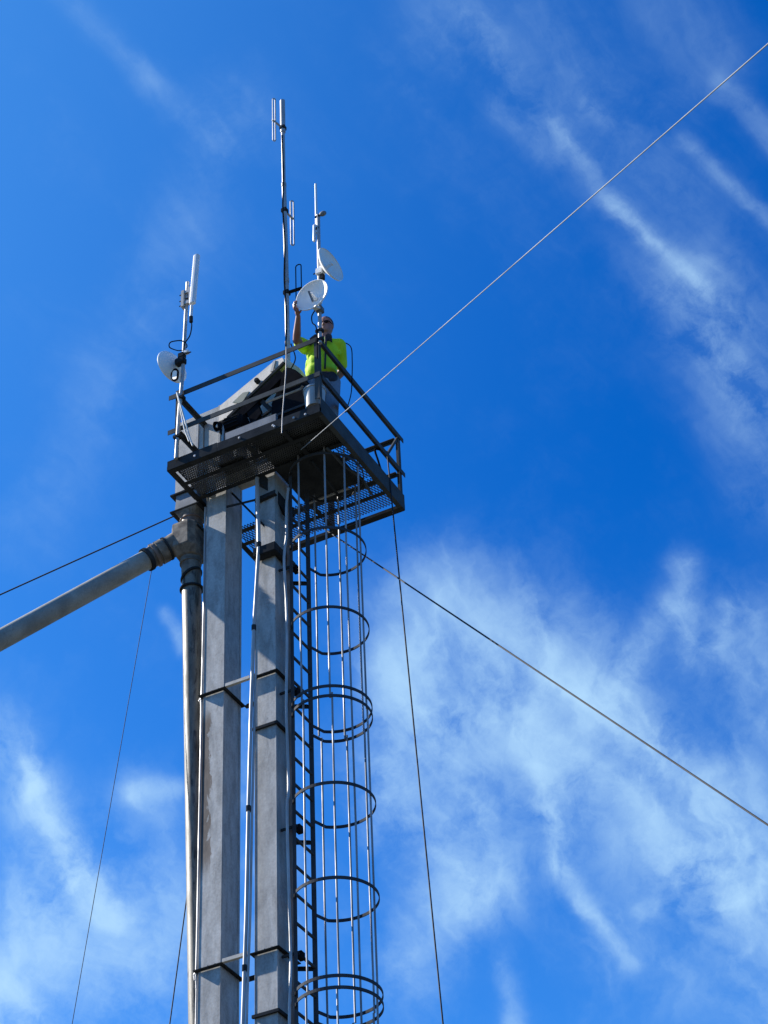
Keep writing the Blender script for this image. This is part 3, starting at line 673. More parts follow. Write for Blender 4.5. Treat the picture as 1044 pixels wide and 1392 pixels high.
# ================================================================== drive on the platform
MO = thing('electric_motor', 'dark drive motor with cooling fins beside the elevator head', 'motor', (0.60, 0.33, 0.06))
mm = Matrix.Translation((0.47, 0.34, 0.62)) @ frame((1, 0, 0), (0, 1, 0))
MB().lathe([(0, 0), (0.08, 0), (0.095, 0.02), (0.095, 0.06), (0.105, 0.06), (0.105, 0.26), (0.085, 0.28), (0.085, 0.30), (0, 0.30)], mm, 28, False).build('motor_body', 'black', MO, True)
m = MB()
for k in range(18):
    a = 2*math.pi*k/18; c, s = math.cos(a), math.sin(a)
    m.beam((0.54, 0.34+c*0.108, 0.62+s*0.108), (0.72, 0.34+c*0.108, 0.62+s*0.108), 0.005, 0.02, (0, c, s))
m.build('cooling_fins', 'dark', MO)
m = MB(); m.box((0.52, 0.27, 0.075), (0.57, 0.41, 0.52)); m.box((0.69, 0.27, 0.075), (0.74, 0.41, 0.52)); m.box((0.48, 0.24, 0.06), (0.78, 0.44, 0.074)); m.build('motor_stand', 'dark', MO)
MB().tube([(0.43, 0.34, 0.62), (0.47, 0.34, 0.62)], 0.02, 12).build('shaft', 'pipe', MO, True)
DG = thing('belt_guard', 'black drive guard and bracing in front of the elevator head', 'belt guard', (1.1, 0.38, 0.06))
MB().prism([(0.46, 0.70), (0.86, 0.985), (1.18, 1.205), (1.235, 1.10), (0.90, 0.86), (0.50, 0.62)], 0.36, 0.43).build('guard_arm', 'black', DG)
MB().prism([(0.75, 0.80), (0.885, 0.885), (0.945, 0.69), (0.86, 0.60), (0.80, 0.62)], 0.37, 0.42).build('guard_plate', 'black', DG, bevel=0.004)
MB().beam((0.905, 0.40, 0.93), (1.09, 0.40, 0.64), 0.03, 0.05).build('strut', 'dark', DG)
MB().beam((0.94, 0.39, 0.655), (1.09, 0.39, 0.70), 0.03, 0.03).build('strut', 'dark', DG)
MB().beam((0.66, 0.40, 0.60), (1.10, 0.40, 0.60), 0.04, 0.05).build('strut', 'dark', DG)
MB().beam((0.86, 0.38, 0.06), (0.86, 0.38, 0.60), 0.05, 0.05, (0, 1, 0)).build('strut', 'dark', DG)
MB().prism([(1.09, 0.06), (1.09, 0.74), (1.20, 0.97), (1.22, 1.14), (1.30, 1.17), (1.39, 1.09), (1.50, 0.93), (1.56, 0.80), (1.56, 0.06)][::-1], 0.33, 0.44).build('guard_box', 'black', DG, bevel=0.01)
m = MB(); m.beam((1.20, 0.322, 0.85), (1.46, 0.322, 0.85), 0.012, 0.03); m.beam((1.15, 0.322, 0.52), (1.52, 0.322, 0.52), 0.012, 0.03); m.build('guard_rib', 'rail', DG)
WL = thing('work_light', 'small round floodlight clamped by the middle rail in front of the hood', 'floodlight', (0.62, 0.08, 0.40))
MB().lathe([(0, 0), (0.035, 0), (0.055, 0.05), (0.055, 0.07)], Matrix.Translation((0.60, 0.10, 0.46)) @ frame((-0.5, -0.5, -0.4)), 18, False).build('lamp_housing', 'black', WL, True)
MB().ball((0.575, 0.075, 0.44), 0.022, 10).build('lamp_lens', 'white', WL, True)
MB().tube([(0.61, 0.11, 0.46), (0.63, 0.10, 0.38), (0.63, 0.09, 0.115)], 0.012, 8).build('bracket', 'pipe', WL, True)
# tool bucket
BK = thing('tool_bucket', 'pale plastic bucket hanging inside the front corner of the railing', 'bucket', (1.735, 0.13, 0.20))
MB().lathe([(0.0, 0.0), (0.095, 0.0), (0.098, 0.01), (0.116, 0.23), (0.124, 0.23), (0.124, 0.25), (0.113, 0.25), (0.094, 0.012), (0, 0.012)], Matrix.Translation((1.735, 0.13, 0.20)), 28, False).build('bucket_body', 'bucket', BK, True)
m = MB(); m.tube([(1.735+0.125*math.cos(a), 0.13, 0.43+0.13*math.sin(a)) for a in [math.pi*k/14 for k in range(15)]], 0.004, 6); m.build('handle', 'pipe', BK, True)

# ================================================================== masts and antennas
def mast(label, pts, rs, seg=14):
    o = MB().tube(pts, rs, seg).build('antenna_mast', 'pipe', None, True, origin=pts[0]); return tag(o, label, 'mast', 'antenna masts on the platform')
LM = thing('antenna_mast', 'short leaning mast clamped to the left corner post of the railing', 'mast', (0.125, -0.03, 0.10), 'antenna masts on the platform')
MB().tube([(0.125, -0.03, 0.10), (0.15, -0.03, 0.80), (0.178, -0.03, 1.3), (0.21, -0.03, 2.70)], 0.021, 14).build('pole', 'pipe', LM, True)
for z, x in ((0.40, 0.136), (0.95, 0.157)):
    m = MB(); m.box((x-0.045, -0.06, z-0.02), (x+0.05, 0.004, z+0.02)); m.build('clamp', 'dark', LM, bevel=0.004)
TM = thing('antenna_mast', 'tallest mast rising from the top of the elevator head', 'mast', (1.056, 0.77, 1.58), 'antenna masts on the platform')
MB().tube([(1.056, 0.77, 1.56), (1.05, 0.77, 2.2), (1.043, 0.77, 3.4), (1.024, 0.77, 4.65)], 0.027, 16).build('pole', 'pipe', TM, True)
MB().tube([(1.024, 0.77, 4.62), (1.018, 0.77, 5.6)], 0.023, 16).build('pole', 'pipe', TM, True)
MB().tube([(1.018, 0.77, 5.58), (1.016, 0.77, 6.17)], 0.032, 16).build('pole', 'pipe', TM, True)
MB().lathe([(0, 0), (0.09, 0), (0.09, 0.012), (0.045, 0.02), (0.04, 0.09), (0, 0.09)], Matrix.Translation((1.056, 0.77, 1.585)), 18, False).build('base_flange', 'dark', TM, True)
for z, x in ((4.63, 1.024), (3.0, 1.046), (2.0, 1.051)):
    MB().tube([(x, 0.77, z-0.03), (x, 0.77, z+0.03)], 0.031, 14).build('clamp', 'galv', TM, True)
o = MB().tube(smooth_path([(1.02, 0.742, 5.5), (1.034, 0.742, 4.7), (1.022, 0.74, 4.2), (1.047, 0.735, 3.6), (1.035, 0.735, 3.0), (1.058, 0.735, 2.4), (1.045, 0.735, 1.9), (1.07, 0.70, 1.62)], 8), 0.009, 6).build('feed_cable', 'black', TM, True)
RM = thing('antenna_mast', 'mast fixed to the front corner post beside the worker', 'mast', (1.904, -0.03, 0.93), 'antenna masts on the platform')
MB().tube([(1.906, -0.035, 0.93), (1.908, -0.035, 1.2), (1.913, -0.03, 2.0), (1.916, -0.03, 2.90)], 0.021, 14).build('pole', 'pipe', RM, True)
for z in (0.98, 1.11):
    m = MB(); m.box((1.86, -0.062, z-0.02), (1.945, -0.0065, z+0.02)); m.build('clamp', 'dark', RM, bevel=0.004)
# folded dipoles on the tall mast
def dipole(label, mx, mz, d, L, z0, z1, half, wide, mat, br, rr=0.009):
    d = Vector(d); w = Vector(wide); c = Vector((mx, 0.77, 0)) + d*L
    t = thing('dipole_antenna', label, 'antenna', (mx + d.x*0.03, 0.77 + d.y*0.03, mz), 'folded dipole antennas on the tall mast')
    a = Vector((mx, 0.77, mz)) + d*0.02; b = c + Vector((0, 0, mz))
    MB().tube([a, b + d*0.03], br, 10).build('boom', mat if mat == 'black' else 'galv', t, True)
    pts = []
    for k in range(13): ang = math.pi*k/12; pts.append(c + w*(half*math.cos(ang)) + Vector((0, 0, z1 - half + half*math.sin(ang))))
    for k in range(13): ang = math.pi + math.pi*k/12; pts.append(c + w*(half*math.cos(ang)) + Vector((0, 0, z0 + half + half*math.sin(ang))))
    MB().tube(pts, rr, 8, closed=True).build('loop', mat, t, True)
    MB().box(tuple(Vector((mx-0.035, 0.735, mz-0.03))), (mx+0.035, 0.805, mz+0.03)).build('mast_clamp', 'dark', t, bevel=0.006)
dipole('pale folded dipole at the very top of the tall mast', 1.018, 5.66, (-0.25, -1, 0), 0.15, 5.30, 6.08, 0.022, (0.5, 0.5, 0), 'pipe', 0.014)
dipole('pale folded dipole halfway up the tall mast', 1.03, 4.18, (0.12, 1, 0), 0.15, 3.72, 4.48, 0.022, (0.6, 0.6, 0), 'pipe', 0.014)
dipole('dark folded dipole low on the tall mast behind the white dish', 1.047, 2.80, (1, 0.1, 0), 0.15, 2.58, 3.20, 0.034, (1, 0.1, 0), 'black', 0.021, 0.007)
# right mast: whip, insulator, small radio
WH = thing('whip_antenna', 'thin white whip antenna at the tip of the mast beside the worker', 'antenna', (1.905, -0.03, 2.80))
MB().tube([(1.893, -0.03, 2.62), (1.894, -0.03, 3.42)], [0.016, 0.013], 12).build('whip', 'white', WH, True)
MB().box((1.882, -0.05, 2.66), (1.93, -0.012, 2.70)).build('bracket', 'dark', WH, bevel=0.004)
MB().box((1.882, -0.05, 2.85), (1.935, -0.012, 2.885)).build('bracket', 'dark', WH, bevel=0.004)
MB().ball((1.975, -0.03, 2.89), 0.038, 12, (1.2, 0.8, 0.8)).build('connector', 'grey_box', WH, True)
SR = tag(MB().tube([(1.862, -0.04, 2.50), (1.868, -0.04, 2.55), (1.872, -0.04, 2.74), (1.872, -0.04, 2.76)], [0.014, 0.02, 0.02, 0.01], 12).build('radio_unit', 'white', None, True, origin=(1.868, -0.04, 2.5)), 'small white radio tube just below the whip antenna', 'radio')
# panel antenna on the left mast
PN = thing('panel_antenna', 'narrow white sector antenna at the top of the leaning left mast', 'antenna', (0.285, -0.05, 2.24))
tilt = Vector((0.045, 0, 0.80)).normalized()
def pt(x, y, t): return Vector((0.297+x, -0.055+y, 2.27)) + tilt*t
m = MB()
sec = lambda t: [pt(-0.036, 0.02, t), pt(-0.036, -0.018, t), pt(-0.018, -0.034, t), pt(0.018, -0.034, t), pt(0.036, -0.018, t), pt(0.036, 0.02, t)]
m.loft([sec(0.02), sec(0.775)]); m.build('radome', 'white', PN, bevel=0.006)
m = MB(); m.box((0.20, -0.07, 2.33), (0.285, -0.025, 2.37)); m.box((0.19, -0.07, 2.50), (0.29, -0.025, 2.54)); m.box((0.255, -0.075, 2.31), (0.285, -0.02, 2.56)); m.build('mounting_bracket', 'pipe', PN)
for z in (2.345, 2.42, 2.515):
    MB().tube([(0.12, -0.05, z), (0.235, -0.05, z+0.004)], 0.007, 8).build('clamp_bolt', 'dark', PN, True)
MB().box((0.15, -0.075, 2.30), (0.195, 0.01, 2.56)).build('clamp_plate', 'galv', PN, bevel=0.006)
MB().tube([(0.283, -0.055, 2.10), (0.29, -0.055, 2.27)], 0.018, 12).build('connector', 'white', PN, True)
MB().tube([(0.285, -0.055, 2.02), (0.284, -0.055, 2.10)], 0.022, 12).build('connector', 'dark', PN, True)
MB().tube(smooth_path([(0.285, -0.055, 2.05), (0.295, -0.055, 1.95), (0.27, -0.05, 1.82), (0.205, -0.05, 1.72), (0.20, -0.055, 1.55)], 8), 0.007, 6).build('pigtail', 'black', PN, True)
# dishes
def dish(label, c, n, dia, depth, mast_pt, feed=True, up=(0, 0, 1)):
    c = Vector(c); n = Vector(n).normalized(); t = thing('dish_antenna', label, 'dish antenna', mast_pt, 'white dish antennas on the masts')
    M = Matrix.Translation(c) @ frame(n, Vector(up).cross(n)); rad = dia/2
    prof = [(rad*k/14, depth*(k/14)**2 - depth) for k in range(15)]
    outer = [(rad*k/14*1.005 + 0.004*(k > 0), depth*(k/14)**2 - depth - 0.006) for k in range(15)]
    rim = [(rad+0.006, -0.004), (rad+0.006, 0.008), (rad, 0.009)]
    ring = outer + rim + [(rad, 0.002)] + prof[::-1][1:]
    ring[0] = (0.0005, ring[0][1]); ring[-1] = (0.0005, ring[-1][1])
    MB().lathe(ring, M, 48, False).build('reflector', 'radome', t, True)
    if feed:
        MB().lathe([(0, -depth+0.004), (0.026, -depth+0.004), (0.020, -depth+0.05), (0.013, -0.01), (0.022, 0.0), (0.026, 0.016), (0.018, 0.032), (0, 0.034)], M, 20, False).build('feed_horn', 'radome', t, True)
    b = c - n*(depth+0.01)
    return t, M, b
t, M, b = dish('white dish on the front mast gripped by the worker', (1.885, -0.155, 1.555), (-0.06, -1, 0.0), 0.395, 0.075, (1.91, -0.05, 1.50))
MB().tube([(1.887, -0.155+0.082, 1.555), (1.888, -0.155+0.145, 1.54)], 0.045, 18).build('radio_unit', 'radome', t, True)
m = MB(); m.box((1.875, -0.075, 1.38), (1.95, 0.0, 1.45)); m.build('mast_bracket', 'grey_box', t, bevel=0.006)
MB().beam((1.89, -0.12, 1.40), (1.92, -0.06, 1.41), 0.05, 0.03).build('mast_bracket', 'white', t)
m = MB().beam((1.885, -0.225, 1.555), (1.90, -0.16, 1.44), 0.018, 0.018); m.build('feed_arm', 'grey_box', t)
t, M, b = dish('white dish higher on the front mast facing right', (2.055, -0.03, 2.045), (0.98, -0.16, 0.10), 0.41, 0.075, (1.93, -0.03, 2.0))
MB().tube([(1.99, -0.02, 2.035), (1.935, -0.012, 2.03)], 0.05, 18).build('radio_unit', 'white', t, True)
m = MB(); m.box((1.885, -0.075, 1.94), (1.965, 0.012, 2.03)); m.build('mast_bracket', 'white', t, bevel=0.008)
MB().tube([(1.85, -0.05, 1.98), (1.93, -0.055, 1.985)], 0.007, 8).build('clamp_bolt', 'dark', t, True)
MB().box((1.93, -0.06, 1.86), (1.975, -0.01, 1.935)).build('mast_bracket', 'dark', t, bevel=0.006)
t, M, b = dish('grey white dish on the left mast facing away to the left', (-0.005, 0.03, 1.54), (-0.93, 0.30, -0.02), 0.40, 0.075, (0.17, -0.02, 1.50), False)
MB().tube([(0.085, 0.012, 1.545), (0.15, -0.01, 1.54)], 0.05, 18).build('radio_unit', 'grey_box', t, True)
m = MB(); m.box((0.10, -0.085, 1.44), (0.215, -0.008, 1.52)); m.box((0.13, -0.075, 1.53), (0.21, -0.012, 1.60)); m.build('mast_bracket', 'dark', t, bevel=0.008)
MB().box((0.20, -0.07, 1.57), (0.26, -0.02, 1.61)).build('clamp', 'white', t, bevel=0.004)
MB().tube([(0.19, -0.06, 1.56), (0.30, -0.065, 1.545)], 0.007, 8).build('clamp_bolt', 'dark', t, True)
def loop_pts(c, n, r, sq=1.0, k0=0, k1=26, N=26):
    M = frame(n); c = Vector(c)
    return [c + M.to_3x3() @ Vector((r*math.cos(2*math.pi*k/N), r*sq*math.sin(2*math.pi*k/N), 0.004*math.sin(k))) for k in range(k0, k1)]
tag(MB().tube(loop_pts((0.105, -0.03, 1.765), (0.1, -0.15, 1), 0.10), 0.007, 6, closed=True).build('cable_loop', 'black', None, True, origin=(0.105, -0.03, 1.765)), 'thin black cable loop above the left dish', 'cable')
RN = thing('coil_bracket', 'small white disc with a thick black rim hanging below the left dish', 'cable coil', (0.11, -0.07, 1.27))
MB().tube(loop_pts((0.105, -0.075, 1.285), (-0.42, -0.85, -0.3), 0.062), 0.012, 8, closed=True).build('black_rim', 'black', RN, True)
MB().lathe([(0, -0.006), (0.058, -0.006), (0.058, 0.004), (0, 0.006)], Matrix.Translation((0.105, -0.075, 1.285)) @ frame((-0.42, -0.85, -0.3)), 24, False).build('white_disc', 'radome', RN, True)

# ================================================================== guy cables and hanging lines
def guy(label, a, b, r, mat, sag=0.15):
    a, b = Vector(a), Vector(b)
    pts = [a.lerp(b, k/24) + Vector((0, 0, -sag*4*(k/24)*(1-k/24))) for k in range(25)]
    return tag(MB().tube(pts, r, 8).build('guy_cable', mat, None, True, origin=tuple(b)), label, 'guy cable', 'guy cables of the elevator')
guy('bright guy cable from under the platform rising across the sky to the right', (1.416, 0.385, -0.035), (21.91, -21.64, -17.38), 0.0043, 'cable', 0.0)
guy('dark guy cable running down to the left from the discharge flange', (-0.29, 0.60, -0.075), (-26.2, -14.2, -17.38), 0.008, 'dark_cable', 0.0)
guy('dark guy cable falling to the lower right from behind the platform', (0.871, 1.87, 0.145), (14.37, -4.01, -17.38), 0.0085, 'dark_cable', 0.0)
guy('steep dark line dropping from the right platform corner', (1.86, 1.53, 0.60), (2.60, 1.56, -17.38), 0.0085, 'dark_cable', 0.0)
guy('faint thin line hanging from the sloping spout down the left sky', (-0.554, 0.60, -0.664), (-2.85, 0.6, -17.38), 0.0035, 'dark_cable', 0.0)
guy('short dark line emerging low behind the vertical spout', (-0.012, 1.4, 0.0), (-2.11, 1.4, -17.38), 0.0065, 'dark_cable', 0.0)
tag(MB().tube(smooth_path([(0.13, -0.055, 1.02), (0.225, -0.05, 0.62), (0.30, -0.04, 0.30), (0.33, -0.03, 0.19)], 8), 0.010, 8).build('rope', 'rope', None, True, origin=(0.33, -0.03, 0.19)), 'right pale rope tied from the left post down to the deck', 'rope')
tag(MB().tube(smooth_path([(0.125, -0.055, 1.03), (0.19, -0.05, 0.68), (0.235, -0.05, 0.45), (0.29, -0.04, 0.26)], 8), 0.009, 8).build('rope', 'rope', None, True, origin=(0.29, -0.04, 0.26)), 'left pale rope tied from the left post down to the deck', 'rope')
tag(MB().tube(smooth_path([(1.50, -0.05, 1.06), (1.493, -0.05, 0.72), (1.463, -0.045, 0.36), (1.44, -0.04, 0.1), (1.425, -0.03, -0.12)], 8), 0.006, 8).build('rope', 'bar', None, True, origin=(1.425, -0.03, -0.12)), 'single rope hanging over the rails below the tall mast', 'rope')
cord('cable', 'black cable drooping from the far right of the railing', 'cable', [(1.83, 1.42, 0.56), (1.80, 1.36, 0.52), (1.83, 1.36, 0.36), (1.83, 1.44, 0.26), (1.86, 1.50, 0.20)], 0.012, 'black')
cord('cable', 'dark cable looping behind the worker at shoulder height', 'cable', [(1.74, 0.62, 1.60), (1.82, 0.66, 1.56), (1.90, 0.68, 1.46), (1.91, 0.68, 1.25), (1.90, 0.68, 1.0), (1.89, 0.66, 0.75), (1.83, 0.64, 0.5)], 0.006, 'black')
cord('cable', 'thin cable curling from the gripped dish down the front mast', 'cable', [(1.86, -0.05, 1.43), (1.82, -0.05, 1.36), (1.825, -0.05, 1.26), (1.87, -0.06, 1.18), (1.885, -0.065, 1.05), (1.885, -0.065, 0.7)], 0.007, 'black')
cord('cable', 'thin cable slung from the top rail beside the tall mast', 'cable', [(1.36, 0.30, 1.46), (1.30, 0.5, 1.43), (1.22, 0.52, 1.30), (1.19, 0.52, 1.2)], 0.007, 'black')

# ================================================================== the worker
def blend(mb, name, mat, parent, voxel, smooth_it=4, origin=None, keep=None):
    """fuse overlapping shapes into one continuous surface"""
    o = mb.build(name + '_raw', mat, None, False, origin=origin)
    r = o.modifiers.new('remesh', 'REMESH'); r.mode = 'VOXEL'; r.voxel_size = voxel; r.use_smooth_shade = True
    s = o.modifiers.new('smooth', 'SMOOTH'); s.iterations = smooth_it; s.factor = 0.5
    dg = bpy.context.evaluated_depsgraph_get(); me = bpy.data.meshes.new_from_object(o.evaluated_get(dg)); me.name = name
    me.polygons.foreach_set('use_smooth', [True]*len(me.polygons))
    nb = bpy.data.objects.new(name, me); col.objects.link(nb); ROOT[nb.name] = ROOT[o.name]
    if not me.materials: me.materials.append(MAT[mat])
    old = o.data; bpy.data.objects.remove(o); bpy.data.meshes.remove(old)
    if parent is not None: nb.parent = parent
    return nb
def limb(mb, pts, rs, seg=14):
    mb.tube(pts, rs, seg)
    for p, r in zip(pts, rs): mb.ball(p, r*0.995, 14)
RX, FX = Vector((0.894, 0.447, 0)), Vector((0.447, -0.894, 0))     # worker's left hand side, and the way he faces
FEET = Vector((1.58, 0.50, 0.072))
def W(r, f, z, lean=None):
    k = min(max(z/1.45, 0), 1.1)
    return FEET + Vector((0.065, 0.03, 0))*k + RX*r + FX*f + Vector((0, 0, z))
PO = tuple(FEET)
rot = Matrix((RX, -FX, Vector((0, 0, 1)))).transposed()
PER = thing('person', 'worker in yellow-green hi-vis shirt and jeans reaching up to hold a white dish', 'person', PO)
sR, eR, wR = W(-0.195, 0.0, 1.40), Vector((1.512, 0.155, 1.315)), Vector((1.655, -0.055, 1.43))
sL, eL, wL = W(0.165, 0.0, 1.40), W(0.20, -0.15, 1.14), W(0.05, -0.20, 1.0)
HD = Vector((0.20, -0.96, -0.12)).normalized(); HS = Vector((0.98, 0.20, 0)).normalized(); HU = HS.cross(HD) * -1
if HU.z < 0: HU = -HU
hrot = Matrix((HS, -HD, HU)).transposed()
HC = W(0.02, 0.03, 1.665)
def Hd(s, f, u): return HC + (HS*s + HD*f + HU*u)*0.94
b = MB()
b.ball(W(0, 0, 0.93), 0.145, 18, (1.02, 0.78, 0.9), rot); b.ball(W(-0.01, 0, 1.10), 0.15, 18, (1.0, 0.72, 1.1), rot); b.ball(W(-0.01, 0, 1.29), 0.155, 18, (1.05, 0.74, 1.0), rot)
limb(b, [W(-0.18, 0, 1.40), W(0, -0.01, 1.43), W(0.15, 0, 1.40)], [0.065, 0.08, 0.065])
limb(b, [W(0, -0.01, 1.42), W(0.008, 0.005, 1.50), Hd(0, -0.01, -0.07)], [0.075, 0.062, 0.060])
# head: skull, face, jaw, nose, brow, ears, lips
b.ball(Hd(0, -0.012, 0.035), 0.1, 24, (0.80, 0.98, 0.98), hrot); b.ball(Hd(0, 0.025, -0.035), 0.08, 20, (0.82, 0.80, 1.0), hrot)
b.ball(Hd(0, 0.05, -0.082), 0.042, 16, (1.05, 0.9, 0.75), hrot); limb(b, [Hd(-0.045, -0.01, -0.06), Hd(0, 0.05, -0.088), Hd(0.045, -0.01, -0.06)], [0.03, 0.026, 0.03])
limb(b, [Hd(0, 0.084, 0.012), Hd(0, 0.104, -0.022)], [0.010, 0.014]); limb(b, [Hd(-0.014, 0.092, -0.027), Hd(0.014, 0.092, -0.027)], [0.009, 0.009])
limb(b, [Hd(-0.045, 0.073, 0.026), Hd(0, 0.083, 0.026), Hd(0.045, 0.073, 0.026)], [0.012, 0.013, 0.012])
limb(b, [Hd(-0.02, 0.082, -0.055), Hd(0, 0.088, -0.053), Hd(0.02, 0.082, -0.055)], [0.007, 0.009, 0.007]); limb(b, [Hd(-0.017, 0.081, -0.066), Hd(0, 0.086, -0.067), Hd(0.017, 0.081, -0.066)], [0.007, 0.009, 0.007])
for s in (-1, 1): b.ball(Hd(s*0.082, -0.012, -0.005), 0.032, 14, (0.32, 0.65, 1.0), hrot)
# arms
limb(b, [sR, sR.lerp(eR, 0.5), eR], [0.058, 0.052, 0.043]); limb(b, [eR, eR.lerp(wR, 0.3), wR], [0.043, 0.044, 0.028])
limb(b, [sL, sL.lerp(eL, 0.5), eL], [0.058, 0.052, 0.043]); limb(b, [eL, eL.lerp(wL, 0.3), wL], [0.043, 0.044, 0.028])
# right hand: palm beside the rim, four fingers over its front, thumb behind
pm = Vector((1.668, -0.105, 1.475)); d = (pm - wR)
b.ball(wR.lerp(pm, 0.55), 0.036, 14, (0.7, 1.0, 1.0)); b.ball(pm, 0.040, 14, (0.55, 0.95, 1.05))
for k, (dz, ln) in enumerate(((0.036, 0.85), (0.014, 1.0), (-0.008, 0.95), (-0.030, 0.78))):
    a0 = pm + Vector((0.0, -0.015, dz)); a1 = a0 + Vector((-0.004, -0.058*ln, 0.006)); a2 = a1 + Vector((0.030*ln, -0.026, 0.004)); a3 = a2 + Vector((0.030*ln, 0.004, 0.0))
    limb(b, [a0, a1, a2, a3], [0.0105, 0.0098, 0.009, 0.008], 10)
limb(b, [wR.lerp(pm, 0.5) + Vector((0.012, 0.0, 0.0)), pm + Vector((0.035, 0.012, -0.03)), pm + Vector((0.06, 0.0, -0.008))], [0.015, 0.012, 0.010], 10)
# left hand resting on the hip behind the back
pl = wL + (-RX)*0.07 + FX*0.015 + Vector((0, 0, -0.02))
b.ball(wL.lerp(pl, 0.6), 0.034, 14, (1.0, 0.6, 1.0), rot); b.ball(pl, 0.038, 14, (1.0, 0.55, 1.0), rot)
for k, dz in enumerate((0.03, 0.008, -0.014, -0.036)):
    a0 = pl - RX*0.02 + Vector((0, 0, dz)); a1 = a0 - RX*0.038 + FX*0.006; a2 = a1 - RX*0.026 + FX*0.016; a3 = a2 - RX*0.016 + FX*0.016
    limb(b, [a0, a1, a2, a3], [0.0105, 0.0098, 0.009, 0.008], 10)
limb(b, [wL - RX*0.02 + Vector((0, 0, 0.012)), pl + Vector((0, 0, 0.045)), pl - RX*0.03 + Vector((0, 0, 0.06))], [0.015, 0.012, 0.010], 10)
# legs under the jeans
hip = lambda s: W(s*0.10, 0, 0.90)
knee = {-1: W(-0.115, 0.05, 0.48), 1: W(0.115, 0.0, 0.48)}; ank = {-1: W(-0.125, 0.02, 0.09), 1: W(0.13, -0.04, 0.09)}
for s in (-1, 1): limb(b, [hip(s), knee[s], ank[s]], [0.078, 0.052, 0.036])
blend(b, 'body', 'skin', PER, 0.0065, 3, PO)
# shirt
b = MB()
b.ball(W(-0.015, 0, 1.02), 0.165, 18, (1.07, 0.84, 1.0), rot); b.ball(W(-0.015, 0.005, 1.12), 0.165, 18, (1.05, 0.86, 1.0), rot); b.ball(W(-0.01, 0, 1.29), 0.170, 18, (1.08, 0.82, 0.98), rot)
limb(b, [W(-0.18, 0, 1.395), W(0, -0.01, 1.425), W(0.15, 0, 1.395)], [0.082, 0.092, 0.082])
limb(b, [sR, sR.lerp(eR, 0.62)], [0.084, 0.072]); limb(b, [sL, sL.lerp(eL, 0.72)], [0.084, 0.072])
for k in range(9):                                                 # folds
    a = random.uniform(-2.6, 2.6); z = random.uniform(0.98, 1.25); r0 = 0.185
    limb(b, [W(math.sin(a)*r0, math.cos(a)*r0*0.74, z), W(math.sin(a+0.12)*r0*1.02, math.cos(a+0.12)*r0*0.76, z+random.uniform(0.08, 0.16))], [0.014, 0.010], 8)
sh = blend(b, 'shirt', 'hivis', PER, 0.010, 4, PO)
# collar, yoke panel and button strip
b = MB()
N = 20
for k in range(N):
    pass
cp = [W(0.068*math.cos(a), -0.008+0.066*math.sin(a), 1.505 - 0.025*max(0, math.sin(a))) for a in [2*math.pi*k/N for k in range(N)]]
b.tube(cp, 0.017, 8, closed=True); b.build('collar', 'navy', PER, True)
b = MB()
for s, x0, x1 in ((-1, -0.145, -0.02), (1, 0.02, 0.10)):
    pts = [W(x0 + (x1-x0)*k/6, 0.150 - 0.9*abs(x0 + (x1-x0)*k/6)**2, 1.40 - 0.10*abs(k/6-0.5)*(1 if s < 0 else 0.6)) for k in range(7)]
    b.strip(pts, (0.1, -0.2, 0.97), 0.085, 0.03)
b.build('chest_yoke', 'navy', PER, False, 0.004)
b = MB(); b.strip([W(0.03, 0.148+0.004, 1.40), W(0.035, 0.158, 1.30), W(0.035, 0.158, 1.15), W(0.035, 0.156, 1.02), W(0.035, 0.150, 0.93)], tuple(RX), 0.02, 0.014); b.build('button_strip', 'navy', PER)
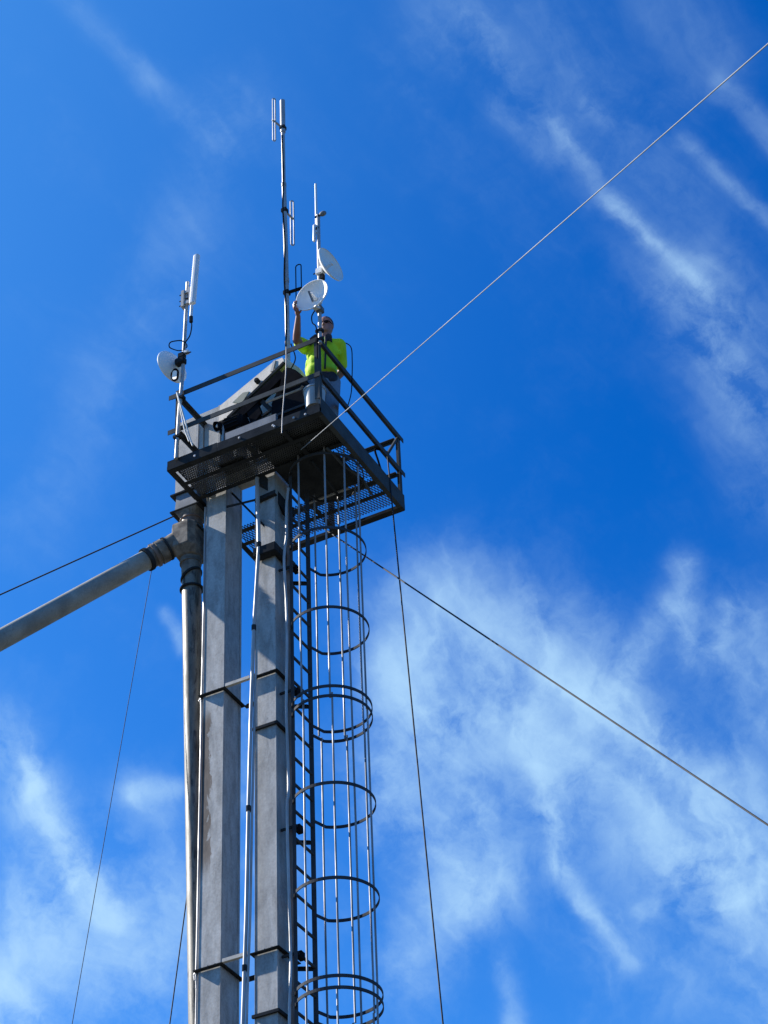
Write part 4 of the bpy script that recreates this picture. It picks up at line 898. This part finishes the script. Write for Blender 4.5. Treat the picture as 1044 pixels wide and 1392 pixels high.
# belt, jeans, boots
b = MB(); b.ball(W(0, 0, 0.87), 0.155, 18, (1.08, 0.86, 0.68), rot); b.ball(W(0.10, 0.07, 0.86), 0.075, 14, (1.0, 0.7, 1.2), rot)
blend(b, 'belt', 'navy', PER, 0.010, 3, PO)
b = MB()
b.ball(W(0, -0.005, 0.81), 0.15, 18, (1.08, 0.86, 0.75), rot)
for s in (-1, 1):
    limb(b, [hip(s) - Vector((0, 0, 0.04)), hip(s).lerp(knee[s], 0.5), knee[s], knee[s].lerp(ank[s], 0.5), ank[s] - Vector((0, 0, 0.015))], [0.102, 0.094, 0.076, 0.068, 0.066])
    for k in range(5):
        z = random.uniform(0.15, 0.95); p = knee[s].lerp(ank[s] if k < 3 else hip(s), z); a = random.uniform(-1.5, 1.5)
        limb(b, [p + RX*(0.066*math.sin(a)) + FX*(0.066*math.cos(a)), p + RX*(0.066*math.sin(a+0.9)) + FX*(0.066*math.cos(a+0.9)) + Vector((0, 0, 0.03))], [0.014, 0.010], 8)
blend(b, 'jeans', 'jeans', PER, 0.010, 3, PO)
for s in (-1, 1):
    b = MB(); a = ank[s]; fd = (FX + RX*s*0.25).normalized()
    limb(b, [a + Vector((0, 0, 0.06)), a - Vector((0, 0, 0.03))], [0.056, 0.056]); limb(b, [a + Vector((0, 0, -0.04)), a + fd*0.12 + Vector((0, 0, -0.055)), a + fd*0.165 + Vector((0, 0, -0.06))], [0.050, 0.042, 0.030])
    blend(b, 'boot', 'boot', PER, 0.009, 2, PO)
# hair and sunglasses
b = MB(); b.ball(Hd(0, -0.024, 0.048), 0.1, 24, (0.835, 0.98, 0.97), hrot)
bmesh.ops.bisect_plane(b.bm, geom=b.bm.verts[:] + b.bm.edges[:] + b.bm.faces[:], plane_co=Hd(0, 0.045, 0.055), plane_no=(HU*0.80 - HD*0.62), clear_inner=True)
b.build('hair', 'hair', PER, True)
b = MB()
for s in (-1, 1): b.ball(Hd(s*0.034, 0.086, 0.010), 0.027, 14, (1.0, 0.35, 0.72), hrot)
b.tube([Hd(-0.083, 0.0, 0.014), Hd(-0.066, 0.074, 0.016), Hd(0, 0.098, 0.018), Hd(0.066, 0.074, 0.016), Hd(0.083, 0.0, 0.014)], 0.005, 8)
b.build('sunglasses', 'black', PER, True)
